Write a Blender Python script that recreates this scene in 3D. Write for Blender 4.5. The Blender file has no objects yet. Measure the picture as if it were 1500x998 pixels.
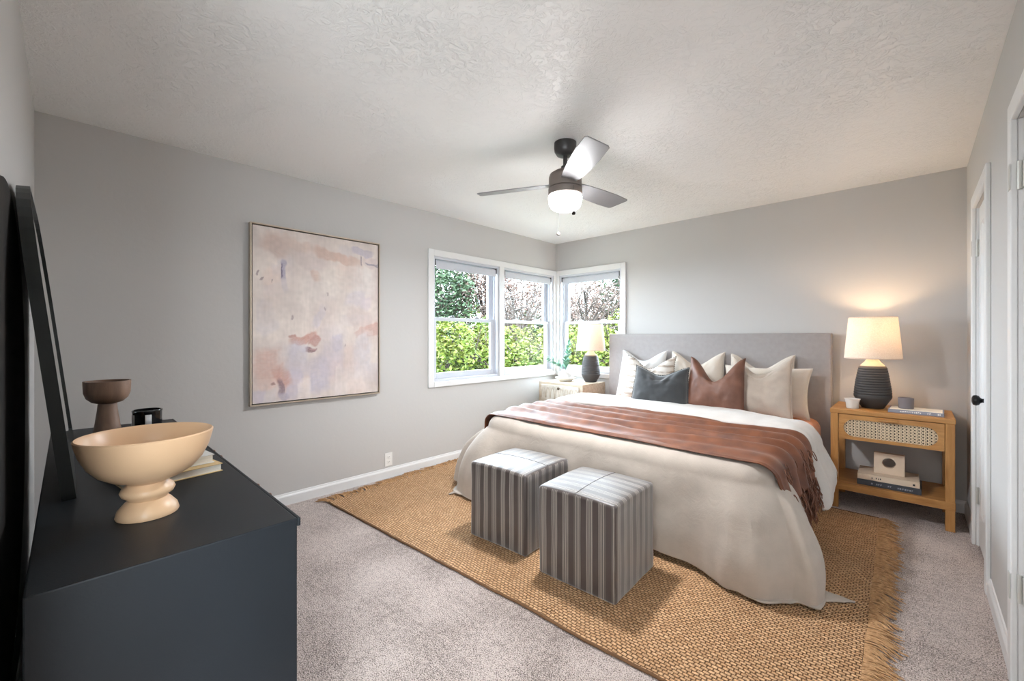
import bpy, bmesh, math, random
from mathutils import Vector, Matrix, noise
R = math.radians
PI = math.pi
SC = bpy.context.scene
COL = SC.collection

# ------------------------------------------------------------------ camera
CX, CY, CZ = 3.3853, -4.38, 1.25
cam_d = bpy.data.cameras.new('camera')
cam = bpy.data.objects.new('camera', cam_d)
COL.objects.link(cam)
cam.location = (CX, CY, CZ)
cam.rotation_euler = (R(90), 0, 0.7612)
cam_d.sensor_width = 36.0
cam_d.lens = 36.0 * 620.95 / 1500.0
cam_d.shift_y = -(499.0 - 493.36) / 1500.0
cam_d.clip_start = 0.02
cam_d.clip_end = 200
SC.camera = cam

# ------------------------------------------------------------------ world, sun, exposure
world = bpy.data.worlds.new('sky')
SC.world = world
world.use_nodes = True
wn = world.node_tree
bg = wn.nodes['Background']
bg.inputs['Color'].default_value = (0.78, 0.89, 1.0, 1)
bg.inputs['Strength'].default_value = 19.0

sun_d = bpy.data.lights.new('sun', 'SUN')
sun_d.energy = 14.0
sun_d.angle = R(1.0)
sun_d.color = (1.0, 0.95, 0.86)
sun = bpy.data.objects.new('sun', sun_d)
COL.objects.link(sun)
sun.rotation_euler = Vector((0.35, -0.75, 0.95)).to_track_quat('Z', 'Y').to_euler()   # comes over the roof from behind the camera

LAMP_FAN = 42.0
LAMP_FAN_DOWN = 27.0
LAMP_TABLE = 6.0
HALL_FILL = 130.0  # strength of the fill light added in the made-up hall
SC.view_settings.view_transform = 'Standard'
SC.view_settings.look = 'None'
SC.view_settings.gamma = 1.0
SC.view_settings.exposure = 0.46
SC.view_settings.use_curve_mapping = False
SC.cycles.use_denoising = True
SC.cycles.max_bounces = 10
SC.cycles.diffuse_bounces = 7
SC.cycles.transparent_max_bounces = 12
SC.cycles.sample_clamp_indirect = 12.0
SC.cycles.caustics_reflective = False
SC.cycles.caustics_refractive = False

# sampling portals that sit in the window openings (they emit nothing, they only guide the sky light)
def portal(loc, rot, sx, sy):
    d = bpy.data.lights.new('window_portal', 'AREA')
    d.shape = 'RECTANGLE'; d.size = sx; d.size_y = sy
    d.cycles.is_portal = True
    o = bpy.data.objects.new('window_portal', d)
    COL.objects.link(o); o.location = loc; o.rotation_euler = rot
portal((-0.13, -1.0, 1.42), (0, R(-90), 0), 1.25, 1.9)
portal((0.5, 0.13, 1.42), (R(-90), 0, 0), 0.9, 1.25)

# added fill light in an unseen made-up hall, entering through an added doorway
hd = bpy.data.lights.new('added_hall_fill', 'AREA'); hd.shape = 'RECTANGLE'; hd.size = 1.7; hd.size_y = 1.2
hd.energy = HALL_FILL; hd.color = (0.86, 0.95, 1.0)
ho = bpy.data.objects.new('added_hall_fill', hd); COL.objects.link(ho)
ho.location = (4.06, -5.35, 1.4); ho.rotation_euler = (0, R(90), 0)

# ------------------------------------------------------------------ helpers
def lin(c):
    return tuple(((x / 255.0) / 12.92 if x / 255.0 <= 0.04045 else ((x / 255.0 + 0.055) / 1.055) ** 2.4) for x in c) + (1.0,)

def new_mat(name):
    m = bpy.data.materials.new(name); m.use_nodes = True
    nt = m.node_tree
    return m, nt, nt.nodes['Principled BSDF']

def N(nt, t, **kw):
    n = nt.nodes.new(t)
    for k, v in kw.items():
        if k.startswith('_'):
            n.inputs[k[1:].replace('_', ' ')].default_value = v
        else:
            setattr(n, k, v)
    return n

def coords(nt, scale=(1, 1, 1), rot=(0, 0, 0)):
    tc = N(nt, 'ShaderNodeTexCoord')
    mp = N(nt, 'ShaderNodeMapping')
    mp.inputs['Scale'].default_value = scale
    mp.inputs['Rotation'].default_value = rot
    nt.links.new(tc.outputs['Object'], mp.inputs['Vector'])
    return mp.outputs['Vector']

def ramp(nt, stops, interp='LINEAR'):
    r = N(nt, 'ShaderNodeValToRGB')
    r.color_ramp.interpolation = interp
    e = r.color_ramp.elements
    while len(e) < len(stops): e.new(0.5)
    for i, (p, c) in enumerate(stops):
        e[i].position = p; e[i].color = c
    return r

def mat(name, col, rough=0.6, metal=0.0, var=0.06, vscale=6, bump=0.0, bscale=80, bdist=0.002, col2=None, stretch=(1, 1, 1), spec=0.5, sheen=0.0):
    """plain surface: colour with a little noise and a noise bump"""
    m, nt, b = new_mat(name)
    c = lin(col)
    v = coords(nt, stretch)
    n = N(nt, 'ShaderNodeTexNoise', _Scale=vscale, _Detail=5.0)
    nt.links.new(v, n.inputs['Vector'])
    if col2 is None:
        a = tuple(x * (1 - var) for x in c[:3]) + (1,); d = tuple(min(1, x * (1 + var)) for x in c[:3]) + (1,)
    else:
        a, d = c, lin(col2)
    r = ramp(nt, [(0.3, a), (0.7, d)])
    nt.links.new(n.outputs['Fac'], r.inputs['Fac'])
    nt.links.new(r.outputs['Color'], b.inputs['Base Color'])
    b.inputs['Roughness'].default_value = rough
    b.inputs['Metallic'].default_value = metal
    b.inputs['Specular IOR Level'].default_value = spec
    if sheen: b.inputs['Sheen Weight'].default_value = sheen
    if bump:
        n2 = N(nt, 'ShaderNodeTexNoise', _Scale=bscale, _Detail=4.0)
        nt.links.new(v, n2.inputs['Vector'])
        bp = N(nt, 'ShaderNodeBump', _Strength=bump, _Distance=bdist)
        nt.links.new(n2.outputs['Fac'], bp.inputs['Height'])
        nt.links.new(bp.outputs['Normal'], b.inputs['Normal'])
    return m

def wood(name, c1, c2, scale=(3, 3, 40), rough=0.45, bump=0.15):
    m, nt, b = new_mat(name)
    v = coords(nt, scale)
    n = N(nt, 'ShaderNodeTexNoise', _Scale=1.6, _Detail=7.0, _Roughness=0.62, _Distortion=0.6)
    nt.links.new(v, n.inputs['Vector'])
    r = ramp(nt, [(0.3, lin(c1)), (0.5, lin([(a + d) / 2 for a, d in zip(c1, c2)])), (0.72, lin(c2))])
    nt.links.new(n.outputs['Fac'], r.inputs['Fac'])
    nt.links.new(r.outputs['Color'], b.inputs['Base Color'])
    b.inputs['Roughness'].default_value = rough
    bp = N(nt, 'ShaderNodeBump', _Strength=bump, _Distance=0.001)
    nt.links.new(n.outputs['Fac'], bp.inputs['Height'])
    nt.links.new(bp.outputs['Normal'], b.inputs['Normal'])
    return m

def cloth(name, col, weave=700, rough=0.9, bump=0.25, var=0.07, sheen=0.3, vscale=9, crease=0.0):
    m, nt, b = new_mat(name)
    v = coords(nt)
    c = lin(col)
    n = N(nt, 'ShaderNodeTexNoise', _Scale=float(vscale), _Detail=6.0)
    nt.links.new(v, n.inputs['Vector'])
    n2 = N(nt, 'ShaderNodeTexNoise', _Scale=float(weave), _Detail=2.0)
    nt.links.new(v, n2.inputs['Vector'])
    mx = N(nt, 'ShaderNodeMath', operation='ADD'); mh = N(nt, 'ShaderNodeMath', operation='MULTIPLY'); mh.inputs[1].default_value = 0.5
    nt.links.new(n.outputs['Fac'], mx.inputs[0]); nt.links.new(n2.outputs['Fac'], mx.inputs[1]); nt.links.new(mx.outputs[0], mh.inputs[0])
    a = tuple(x * (1 - 2 * var) for x in c[:3]) + (1,); d = tuple(min(1, x * (1 + 2 * var)) for x in c[:3]) + (1,)
    r = ramp(nt, [(0.3, a), (0.7, d)])
    nt.links.new(mh.outputs[0], r.inputs['Fac'])
    nt.links.new(r.outputs['Color'], b.inputs['Base Color'])
    b.inputs['Roughness'].default_value = rough
    b.inputs['Sheen Weight'].default_value = sheen
    b.inputs['Specular IOR Level'].default_value = 0.25
    bp = N(nt, 'ShaderNodeBump', _Strength=bump, _Distance=0.0012)
    nt.links.new(n2.outputs['Fac'], bp.inputs['Height'])
    cr = N(nt, 'ShaderNodeTexNoise', _Scale=11.0, _Detail=5.0, _Roughness=0.55, _Distortion=1.4); nt.links.new(v, cr.inputs['Vector'])
    rg = N(nt, 'ShaderNodeMath', operation='SUBTRACT'); rg.inputs[1].default_value = 0.5; nt.links.new(cr.outputs['Fac'], rg.inputs[0])
    ab = N(nt, 'ShaderNodeMath', operation='ABSOLUTE'); nt.links.new(rg.outputs[0], ab.inputs[0])
    b2 = N(nt, 'ShaderNodeBump', _Strength=crease, _Distance=0.014); nt.links.new(ab.outputs[0], b2.inputs['Height']); nt.links.new(bp.outputs['Normal'], b2.inputs['Normal'])
    nt.links.new(b2.outputs['Normal'], b.inputs['Normal'])
    return m

def obj(name, bm, m=None, parent=None, loc=None, smooth=None, mats=None):
    me = bpy.data.meshes.new(name)
    bmesh.ops.recalc_face_normals(bm, faces=bm.faces[:])
    bm.to_mesh(me); bm.free()
    for x in (mats or [m]): me.materials.append(x)
    if smooth is not None:
        for p in me.polygons: p.use_smooth = True
        if smooth < 180: me.set_sharp_from_angle(angle=R(smooth))
    o = bpy.data.objects.new(name, me)
    COL.objects.link(o)
    if parent: o.parent = parent
    if loc: o.location = loc
    return o

def rawobj(name, verts, faces, m, parent=None, loc=None, smooth=False):
    me = bpy.data.meshes.new(name)
    me.from_pydata(verts, [], faces); me.materials.append(m)
    if smooth:
        for p in me.polygons: p.use_smooth = True
    o = bpy.data.objects.new(name, me); COL.objects.link(o)
    if parent: o.parent = parent
    if loc: o.location = loc
    return o

def thing(name, label, cat, loc=(0, 0, 0), rz=0, group=None):
    o = bpy.data.objects.new(name, None); o.empty_display_size = 0.1
    COL.objects.link(o); o.location = loc; o.rotation_euler = (0, 0, rz)
    return tag(o, label, cat, group)

def tag(o, label, cat, group=None):
    o['label'] = label; o['category'] = cat
    if group: o['group'] = group
    return o

def struct(o):
    o['kind'] = 'structure'; return o

def copy_tree(o, parent=None):
    c = o.copy(); COL.objects.link(c)
    if parent: c.parent = parent
    for ch in list(o.children): copy_tree(ch, c)
    return c

def box(bm, x0, x1, y0, y1, z0, z1, bev=0.0, seg=2, mi=0):
    vs = [bm.verts.new((x, y, z)) for x in (x0, x1) for y in (y0, y1) for z in (z0, z1)]
    f = [(0, 1, 3, 2), (4, 6, 7, 5), (0, 4, 5, 1), (2, 3, 7, 6), (0, 2, 6, 4), (1, 5, 7, 3)]
    fs = [bm.faces.new([vs[i] for i in q]) for q in f]
    for q in fs: q.material_index = mi
    if bev:
        es = list({e for q in fs for e in q.edges})
        bmesh.ops.bevel(bm, geom=es, offset=bev, segments=seg, affect='EDGES', profile=0.5, clamp_overlap=True)
    return fs

def B(*a, **k):
    bm = bmesh.new(); box(bm, *a, **k); return bm

def grid(bm, nu, nv, fn, cu=False, cv=False, mi=0):
    """fn(u,v) for u,v in 0..1 -> point"""
    rows = []
    for i in range(nu if cu else nu + 1):
        rows.append([bm.verts.new(fn(i / nu, j / nv)) for j in range(nv if cv else nv + 1)])
    a = len(rows); b = len(rows[0])
    for i in range(nu):
        for j in range(nv):
            f = bm.faces.new((rows[i][j], rows[(i + 1) % a][j], rows[(i + 1) % a][(j + 1) % b], rows[i][(j + 1) % b]))
            f.material_index = mi
    return rows

def lathe(bm, prof, seg=32, c=(0, 0, 0), sx=1, sy=1, closed_profile=False, mi=0, wob=None):
    rings = []
    for r, z in prof:
        if r < 1e-5:
            rings.append([bm.verts.new((c[0], c[1], c[2] + z))])
        else:
            ring = []
            for k in range(seg):
                a = 2 * PI * k / seg
                rr = r * (wob(a, z) if wob else 1)
                ring.append(bm.verts.new((c[0] + rr * math.cos(a) * sx, c[1] + rr * math.sin(a) * sy, c[2] + z)))
            rings.append(ring)
    n = len(rings)
    for i in range(n if closed_profile else n - 1):
        A, Bq = rings[i], rings[(i + 1) % n]
        for k in range(seg):
            k2 = (k + 1) % seg
            if len(A) == 1 and len(Bq) == 1: continue
            if len(A) == 1: f = bm.faces.new((A[0], Bq[k], Bq[k2]))
            elif len(Bq) == 1: f = bm.faces.new((A[k], A[k2], Bq[0]))
            else: f = bm.faces.new((A[k], A[k2], Bq[k2], Bq[k]))
            f.material_index = mi

def tube(bm, pts, rad, seg=8, cap=True, flat=1.0):
    pts = [Vector(p) for p in pts]
    n = len(pts); rings = []
    up = Vector((0, 0, 1))
    for i, p in enumerate(pts):
        t = (pts[min(i + 1, n - 1)] - pts[max(i - 1, 0)]).normalized()
        s = t.cross(up)
        if s.length < 1e-3: s = t.cross(Vector((1, 0, 0)))
        s.normalize(); q = s.cross(t)
        r = rad[i] if isinstance(rad, (list, tuple)) else rad
        rings.append([bm.verts.new(p + s * (r * math.cos(2 * PI * k / seg)) + q * (r * flat * math.sin(2 * PI * k / seg))) for k in range(seg)])
    for i in range(n - 1):
        for k in range(seg):
            bm.faces.new((rings[i][k], rings[i][(k + 1) % seg], rings[i + 1][(k + 1) % seg], rings[i + 1][k]))
    if cap:
        bm.faces.new(rings[0]); bm.faces.new(rings[-1])

def extrude_poly(bm, pts, z0, z1, mapf=lambda p, z: (p[0], p[1], z), mi=0):
    a = [bm.verts.new(mapf(p, z0)) for p in pts]; b = [bm.verts.new(mapf(p, z1)) for p in pts]
    n = len(pts)
    fs = [bm.faces.new(a), bm.faces.new(b)]
    for i in range(n): fs.append(bm.faces.new((a[i], a[(i + 1) % n], b[(i + 1) % n], b[i])))
    for f in fs: f.material_index = mi

def nz(x, y=0.0, z=0.0, s=1.0):
    return noise.noise(Vector((x * s, y * s, z * s)))

def smoothstep(a, b, x):
    t = max(0.0, min(1.0, (x - a) / (b - a))); return t * t * (3 - 2 * t)

# ------------------------------------------------------------------ materials of the room
def wall_material(name, col, bscale, strength, detail=4.0):
    m, nt, b = new_mat(name)
    v = coords(nt)
    b.inputs['Base Color'].default_value = lin(col)
    b.inputs['Roughness'].default_value = 0.75
    b.inputs['Specular IOR Level'].default_value = 0.3
    n = N(nt, 'ShaderNodeTexNoise', _Scale=float(bscale), _Detail=detail, _Roughness=0.6, _Distortion=0.4)
    nt.links.new(v, n.inputs['Vector'])
    bp = N(nt, 'ShaderNodeBump', _Strength=strength, _Distance=0.004)
    nt.links.new(n.outputs['Fac'], bp.inputs['Height'])
    nt.links.new(bp.outputs['Normal'], b.inputs['Normal'])
    return m
M_WALL = wall_material('greige_wall_paint', (193, 191, 189), 30, 0.22)

def ceiling_material():
    m, nt, b = new_mat('knockdown_ceiling')
    v = coords(nt)
    b.inputs['Base Color'].default_value = lin((244, 244, 243))
    b.inputs['Roughness'].default_value = 0.42
    b.inputs['Specular IOR Level'].default_value = 0.5
    n = N(nt, 'ShaderNodeTexNoise', _Scale=22.0, _Detail=5.0, _Roughness=0.65, _Distortion=1.6)
    nt.links.new(v, n.inputs['Vector'])
    r = ramp(nt, [(0.46, (0, 0, 0, 1)), (0.60, (1, 1, 1, 1))])
    nt.links.new(n.outputs['Fac'], r.inputs['Fac'])
    n2 = N(nt, 'ShaderNodeTexNoise', _Scale=2.2, _Detail=3.0)
    nt.links.new(v, n2.inputs['Vector'])
    r2 = ramp(nt, [(0.35, (0.25, 0.25, 0.25, 1)), (0.7, (1, 1, 1, 1))])
    nt.links.new(n2.outputs['Fac'], r2.inputs['Fac'])
    mu = N(nt, 'ShaderNodeMath', operation='MULTIPLY')
    nt.links.new(r.outputs['Color'], mu.inputs[0]); nt.links.new(r2.outputs['Color'], mu.inputs[1])
    bp = N(nt, 'ShaderNodeBump', _Strength=0.7, _Distance=0.005)
    nt.links.new(mu.outputs[0], bp.inputs['Height'])
    nt.links.new(bp.outputs['Normal'], b.inputs['Normal'])
    return m
M_CEIL = ceiling_material()
M_TRIM = mat('white_trim_paint', (222, 222, 222), rough=0.35, var=0.01)
M_VINYL = mat('white_window_vinyl', (200, 203, 210), rough=0.3, var=0.01)

def carpet_material():
    m, nt, b = new_mat('cut_pile_carpet')
    v = coords(nt)
    big = N(nt, 'ShaderNodeTexNoise', _Scale=3.2, _Detail=4.0)
    mid = N(nt, 'ShaderNodeTexNoise', _Scale=38.0, _Detail=3.0, _Roughness=0.7)
    fine = N(nt, 'ShaderNodeTexNoise', _Scale=210.0, _Detail=2.0, _Roughness=0.6)
    for q in (big, mid, fine): nt.links.new(v, q.inputs['Vector'])
    a1 = N(nt, 'ShaderNodeMath', operation='MULTIPLY_ADD'); a1.inputs[1].default_value = 0.20
    nt.links.new(mid.outputs['Fac'], a1.inputs[0])
    a2 = N(nt, 'ShaderNodeMath', operation='MULTIPLY_ADD'); a2.inputs[1].default_value = 0.75
    nt.links.new(fine.outputs['Fac'], a2.inputs[0]); nt.links.new(a1.outputs[0], a2.inputs[2])
    a3 = N(nt, 'ShaderNodeMath', operation='MULTIPLY'); a3.inputs[1].default_value = 0.19
    nt.links.new(big.outputs['Fac'], a3.inputs[0]); nt.links.new(a3.outputs[0], a1.inputs[2])
    r = ramp(nt, [(0.47, lin((92, 78, 71))), (0.545, lin((164, 149, 142))), (0.63, lin((214, 199, 192)))])
    nt.links.new(a2.outputs[0], r.inputs['Fac'])
    nt.links.new(r.outputs['Color'], b.inputs['Base Color'])
    b.inputs['Roughness'].default_value = 1.0
    b.inputs['Specular IOR Level'].default_value = 0.1
    b.inputs['Sheen Weight'].default_value = 0.25
    bp = N(nt, 'ShaderNodeBump', _Strength=0.8, _Distance=0.012)
    nt.links.new(a2.outputs[0], bp.inputs['Height'])
    nt.links.new(bp.outputs['Normal'], b.inputs['Normal'])
    return m
M_CARPET = carpet_material()

# ------------------------------------------------------------------ room shell
W, L, H, T = 3.647, 4.500, 2.45, 0.15
struct(obj('floor', B(-T, W + T + .6, -L - T, T, -0.25, 0), M_CARPET))
struct(obj('ceiling', B(-T, W + T + .6, -L - T, T, H, H + 0.2), M_CEIL))
# wall with painting and windows (x = 0)
Z0, Z1 = 0.81, 2.035
bm = bmesh.new()
box(bm, -T, 0, -L - T, -1.935, 0, H); box(bm, -T, 0, -1.935, T, 0, Z0); box(bm, -T, 0, -1.935, T, Z1, H)
box(bm, -T, 0, -0.06, T, Z0, Z1); box(bm, -T, 0, -1.04, -0.97, Z0, Z1)
struct(obj('wall_left', bm, M_WALL))
bm = bmesh.new()
box(bm, 0, 0.06, 0, T, Z0, Z1); box(bm, 0, 0.945, 0, T, 0, Z0); box(bm, 0, 0.945, 0, T, Z1, H); box(bm, 0.945, W + T, 0, T, 0, H)
struct(obj('wall_back', bm, M_WALL))
# right wall with two door openings
D1 = (-1.25, -0.62); D2 = (-2.86, -2.06); DZ = 2.02
bm = bmesh.new()
box(bm, W, W + T, D1[1], 0, 0, H); box(bm, W, W + T, D2[1], D1[0], 0, H); box(bm, W, W + T, -L - T, D2[0], 0, H)
box(bm, W, W + T, D1[0], D1[1], DZ, H); box(bm, W, W + T, D2[0], D2[1], DZ, H)
struct(obj('wall_right', bm, M_WALL))
DN = (2.62, 3.62)        # added unseen doorway behind the camera that lets the hall fill light in
bm = bmesh.new(); box(bm, 0, DN[0], -L - T, -L, 0, H); box(bm, DN[0], DN[1], -L - T, -L, 2.05, H); box(bm, DN[1], W, -L - T, -L, 0, H)
struct(obj('wall_near', bm, M_WALL))
bm = bmesh.new()       # made-up unseen hall around the fill light
box(bm, 1.6, 1.7, -6.1, -L - T, 0, H); box(bm, 4.1, 4.2, -6.1, -L - T, 0, H); box(bm, 1.7, 4.1, -6.15, -6.05, 0, H); box(bm, W + T, 4.2, -L - T, -L, 0, H)
struct(obj('wall_added_hall', bm, M_WALL))
struct(obj('floor_added_hall', B(1.6, 4.2, -6.15, -L - T, -0.25, 0), M_CARPET)); struct(obj('ceiling_added_hall', B(1.6, 4.2, -6.15, -L - T, H, H + 0.2), M_CEIL))  # floor and ceiling of the added hall
bm = bmesh.new(); cw_ = 0.07
box(bm, DN[0] - cw_, DN[0], -L, -L + 0.018, 0, 2.05 + cw_, bev=.003); box(bm, DN[0], DN[1], -L, -L + 0.018, 2.05, 2.05 + cw_, bev=.003)
struct(obj('board_9', bm, M_TRIM))  # casing of the added doorway
bm = bmesh.new()
for k in range(60):
    a = -5.95 + 1.2 * k / 60; box(bm, 4.080 + 0.006 * (k % 2), 4.088 + 0.006 * (k % 2), a, a + 0.018, 0.5, 2.3)
struct(obj('added_hall_slats', bm, M_TRIM))  # slats added behind the hall fill light, standing in for a window

def baseboard(name, p0, p1, nrm):
    """moulded board from p0 to p1 on the floor, nrm points into the room"""
    prof = [(0, 0), (0.014, 0), (0.014, 0.062), (0.011, 0.070), (0.007, 0.076), (0.005, 0.086), (0, 0.088)]
    bm = bmesh.new()
    a = [bm.verts.new((p0[0] + nrm[0] * d, p0[1] + nrm[1] * d, z)) for d, z in prof]
    b = [bm.verts.new((p1[0] + nrm[0] * d, p1[1] + nrm[1] * d, z)) for d, z in prof]
    n = len(prof)
    bm.faces.new(a); bm.faces.new(b)
    for i in range(n): bm.faces.new((a[i], a[(i + 1) % n], b[(i + 1) % n], b[i]))
    return struct(obj(name, bm, M_TRIM))
baseboard('baseboard_left', (0, -L), (0, 0), (1, 0))
baseboard('baseboard_back', (0, 0), (W, 0), (0, -1))
baseboard('baseboard_near', (0, -L), (DN[0] - 0.07, -L), (0, 1))
bb = baseboard('baseboard_right', (W, D1[0] - 0.07), (W, D2[1] + 0.075), (-1, 0))
baseboard('baseboard_right_far', (W, 0), (W, D1[1] + 0.07), (-1, 0))
baseboard('baseboard_right_near', (W, D2[0] - 0.075), (W, -L), (-1, 0))

# window casings
bm = bmesh.new()
e = 0.003
def casing_x(y0, y1, z0, z1): box(bm, 0, 0.018, y0, y1, z0, z1, bev=e)
casing_x(-1.998, -1.935, 0.76, 2.095); casing_x(-1.935, 0.0, Z1 - 0.002, 2.095); casing_x(-1.04, -0.97, Z0, Z1 - 0.002)
casing_x(-0.06, 0.0, Z0, Z1 - 0.002)
struct(obj('board_1', bm, M_TRIM))
bm = bmesh.new()
box(bm, 0.018, 0.06, -0.018, 0, Z0, Z1 - 0.002, bev=e); box(bm, 0.018, 0.945, -0.018, 0, Z1 - 0.002, 2.095, bev=e)
box(bm, 0.945, 1.003, -0.018, 0, 0.76, 2.095, bev=e)
struct(obj('board_2', bm, M_TRIM))
bm = bmesh.new()
box(bm, 0, 0.022, -1.935, -0.0, 0.76, Z0, bev=e)
struct(obj('board_3', bm, M_TRIM))
bm = bmesh.new()
box(bm, 0.022, 0.945, -0.022, 0, 0.76, Z0, bev=e)
struct(obj('board_4', bm, M_TRIM))

def glass_material():
    m = bpy.data.materials.new('window_glass'); m.use_nodes = True
    nt = m.node_tree; nt.nodes.clear()
    out = N(nt, 'ShaderNodeOutputMaterial'); mix = N(nt, 'ShaderNodeMixShader')
    tr = N(nt, 'ShaderNodeBsdfTransparent'); gl = N(nt, 'ShaderNodeBsdfGlossy'); gl.inputs['Roughness'].default_value = 0.02
    tr.inputs['Color'].default_value = (0.96, 0.98, 0.98, 1)
    fr = N(nt, 'ShaderNodeFresnel', _IOR=1.07)
    nt.links.new(fr.outputs[0], mix.inputs[0]); nt.links.new(tr.outputs[0], mix.inputs[1]); nt.links.new(gl.outputs[0], mix.inputs[2])
    nt.links.new(mix.outputs[0], out.inputs[0])
    return m
M_GLASS = glass_material()
M_DARKMETAL = mat('dark_grey_metal', (70, 70, 72), rough=0.4, metal=0.6)
M_BLIND = cloth('white_roller_blind_fabric', (196, 198, 206), weave=900, bump=0.1, var=0.02)
M_LATCH = mat('grey_sash_latch', (150, 152, 156), rough=0.35, metal=0.5)

def window(name, axis, u0, u1, blind_label):
    def mb(bm, a0, a1, d0, d1, z0, z1, bev=0.0):
        if axis == 'A': box(bm, -d1, -d0, a0, a1, z0, z1, bev=bev)
        else: box(bm, a0, a1, d0, d1, z0, z1, bev=bev)
    root = bpy.data.objects.new(name, None); COL.objects.link(root); struct(root)
    j = 0.024
    bm = bmesh.new()
    for a0, a1, z0, z1 in ((u0, u0 + j, Z0, Z1), (u1 - j, u1, Z0, Z1), (u0 + j, u1 - j, Z0, Z0 + j), (u0 + j, u1 - j, Z1 - j, Z1)):
        mb(bm, a0, a1, 0.001, 0.135, z0, z1, bev=0.002)
    # inner track ribs
    for d in (0.045, 0.085):
        mb(bm, u0 + j, u0 + j + 0.012, d, d + 0.006, Z0 + j, Z1 - j); mb(bm, u1 - j - 0.012, u1 - j, d, d + 0.006, Z0 + j, Z1 - j)
    obj('window_frame', bm, M_VINYL, root)
    zm = 1.425; s = 0.048
    a0, a1 = u0 + j + 0.004, u1 - j - 0.004
    for nm, d, zb, zt, br, tr_ in (('lower_sash', 0.052, Z0 + j, zm + 0.018, 0.055, 0.034), ('upper_sash', 0.092, zm - 0.016, Z1 - j, 0.034, 0.045)):
        bm = bmesh.new()
        mb(bm, a0, a0 + s, d, d + 0.032, zb, zt, bev=0.003); mb(bm, a1 - s, a1, d, d + 0.032, zb, zt, bev=0.003)
        mb(bm, a0 + s, a1 - s, d, d + 0.032, zb, zb + br, bev=0.003); mb(bm, a0 + s, a1 - s, d, d + 0.032, zt - tr_, zt, bev=0.003)
        so = obj(nm, bm, M_VINYL, root)
        bm = bmesh.new(); mb(bm, a0 + s - 0.004, a1 - s + 0.004, d + 0.012, d + 0.018, zb + br - 0.004, zt - tr_ + 0.004)
        obj('pane', bm, M_GLASS, so)
        if nm == 'lower_sash':
            for q in (0.3, 0.7):
                bm = bmesh.new(); c = a0 + (a1 - a0) * q
                mb(bm, c - 0.03, c + 0.03, d + 0.004, d + 0.03, zt, zt + 0.012, bev=0.003)
                mb(bm, c - 0.012, c + 0.022, d - 0.002, d + 0.018, zt + 0.012, zt + 0.02, bev=0.002)
                obj('sash_latch', bm, M_LATCH, so)
    # roller blind, nearly all the way up
    w0, w1 = u0 + j + 0.004, u1 - j - 0.004
    if axis == 'A': t = thing('roller_blind', blind_label, 'blind', (-0.03, (u0 + u1) / 2, 1.93), 0, None)
    else: t = thing('roller_blind', blind_label, 'blind', ((u0 + u1) / 2, 0.03, 1.93))
    hw = (w1 - w0) / 2
    def lm(bm, a0, a1, d0, d1, z0, z1, bev=0.0):
        if axis == 'A': box(bm, -d1, -d0, a0, a1, z0, z1, bev=bev)
        else: box(bm, a0, a1, d0, d1, z0, z1, bev=bev)
    bm = bmesh.new()
    def roll(u, v):
        a = 2 * PI * u; q = -hw + 0.012 + (2 * hw - 0.024) * v
        return (0.021 * math.cos(a), q, 0.052 + 0.021 * math.sin(a)) if axis == 'A' else (q, 0.021 * math.cos(a), 0.052 + 0.021 * math.sin(a))
    rows = grid(bm, 20, 2, roll, cu=True)
    bm.faces.new([r[0] for r in rows]); bm.faces.new([r[-1] for r in rows])
    obj('roll', bm, M_BLIND, t, smooth=40)
    bm = bmesh.new(); lm(bm, -hw + 0.015, hw - 0.015, -0.0235, -0.021, 0.0, 0.052); lm(bm, -hw + 0.015, hw - 0.015, -0.028, -0.016, -0.012, 0.006, bev=0.003)
    obj('blind_fabric', bm, M_BLIND, t)
    for sg in (-1, 1):
        bm = bmesh.new(); c = sg * (hw - 0.006)
        lm(bm, c - 0.005, c + 0.005, -0.024, 0.024, 0.02, 0.079, bev=0.002)
        obj('bracket', bm, M_DARKMETAL, t)
    return root
window('window_1', 'A', -1.935, -1.04, 'white roller blind rolled up in the leftmost window, nearest the painting')
window('window_2', 'A', -0.97, -0.06, 'white roller blind rolled up in the middle window, left of the room corner')
window('window_3', 'B', 0.06, 0.945, 'white roller blind rolled up in the window behind the bedside lamp')

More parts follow.
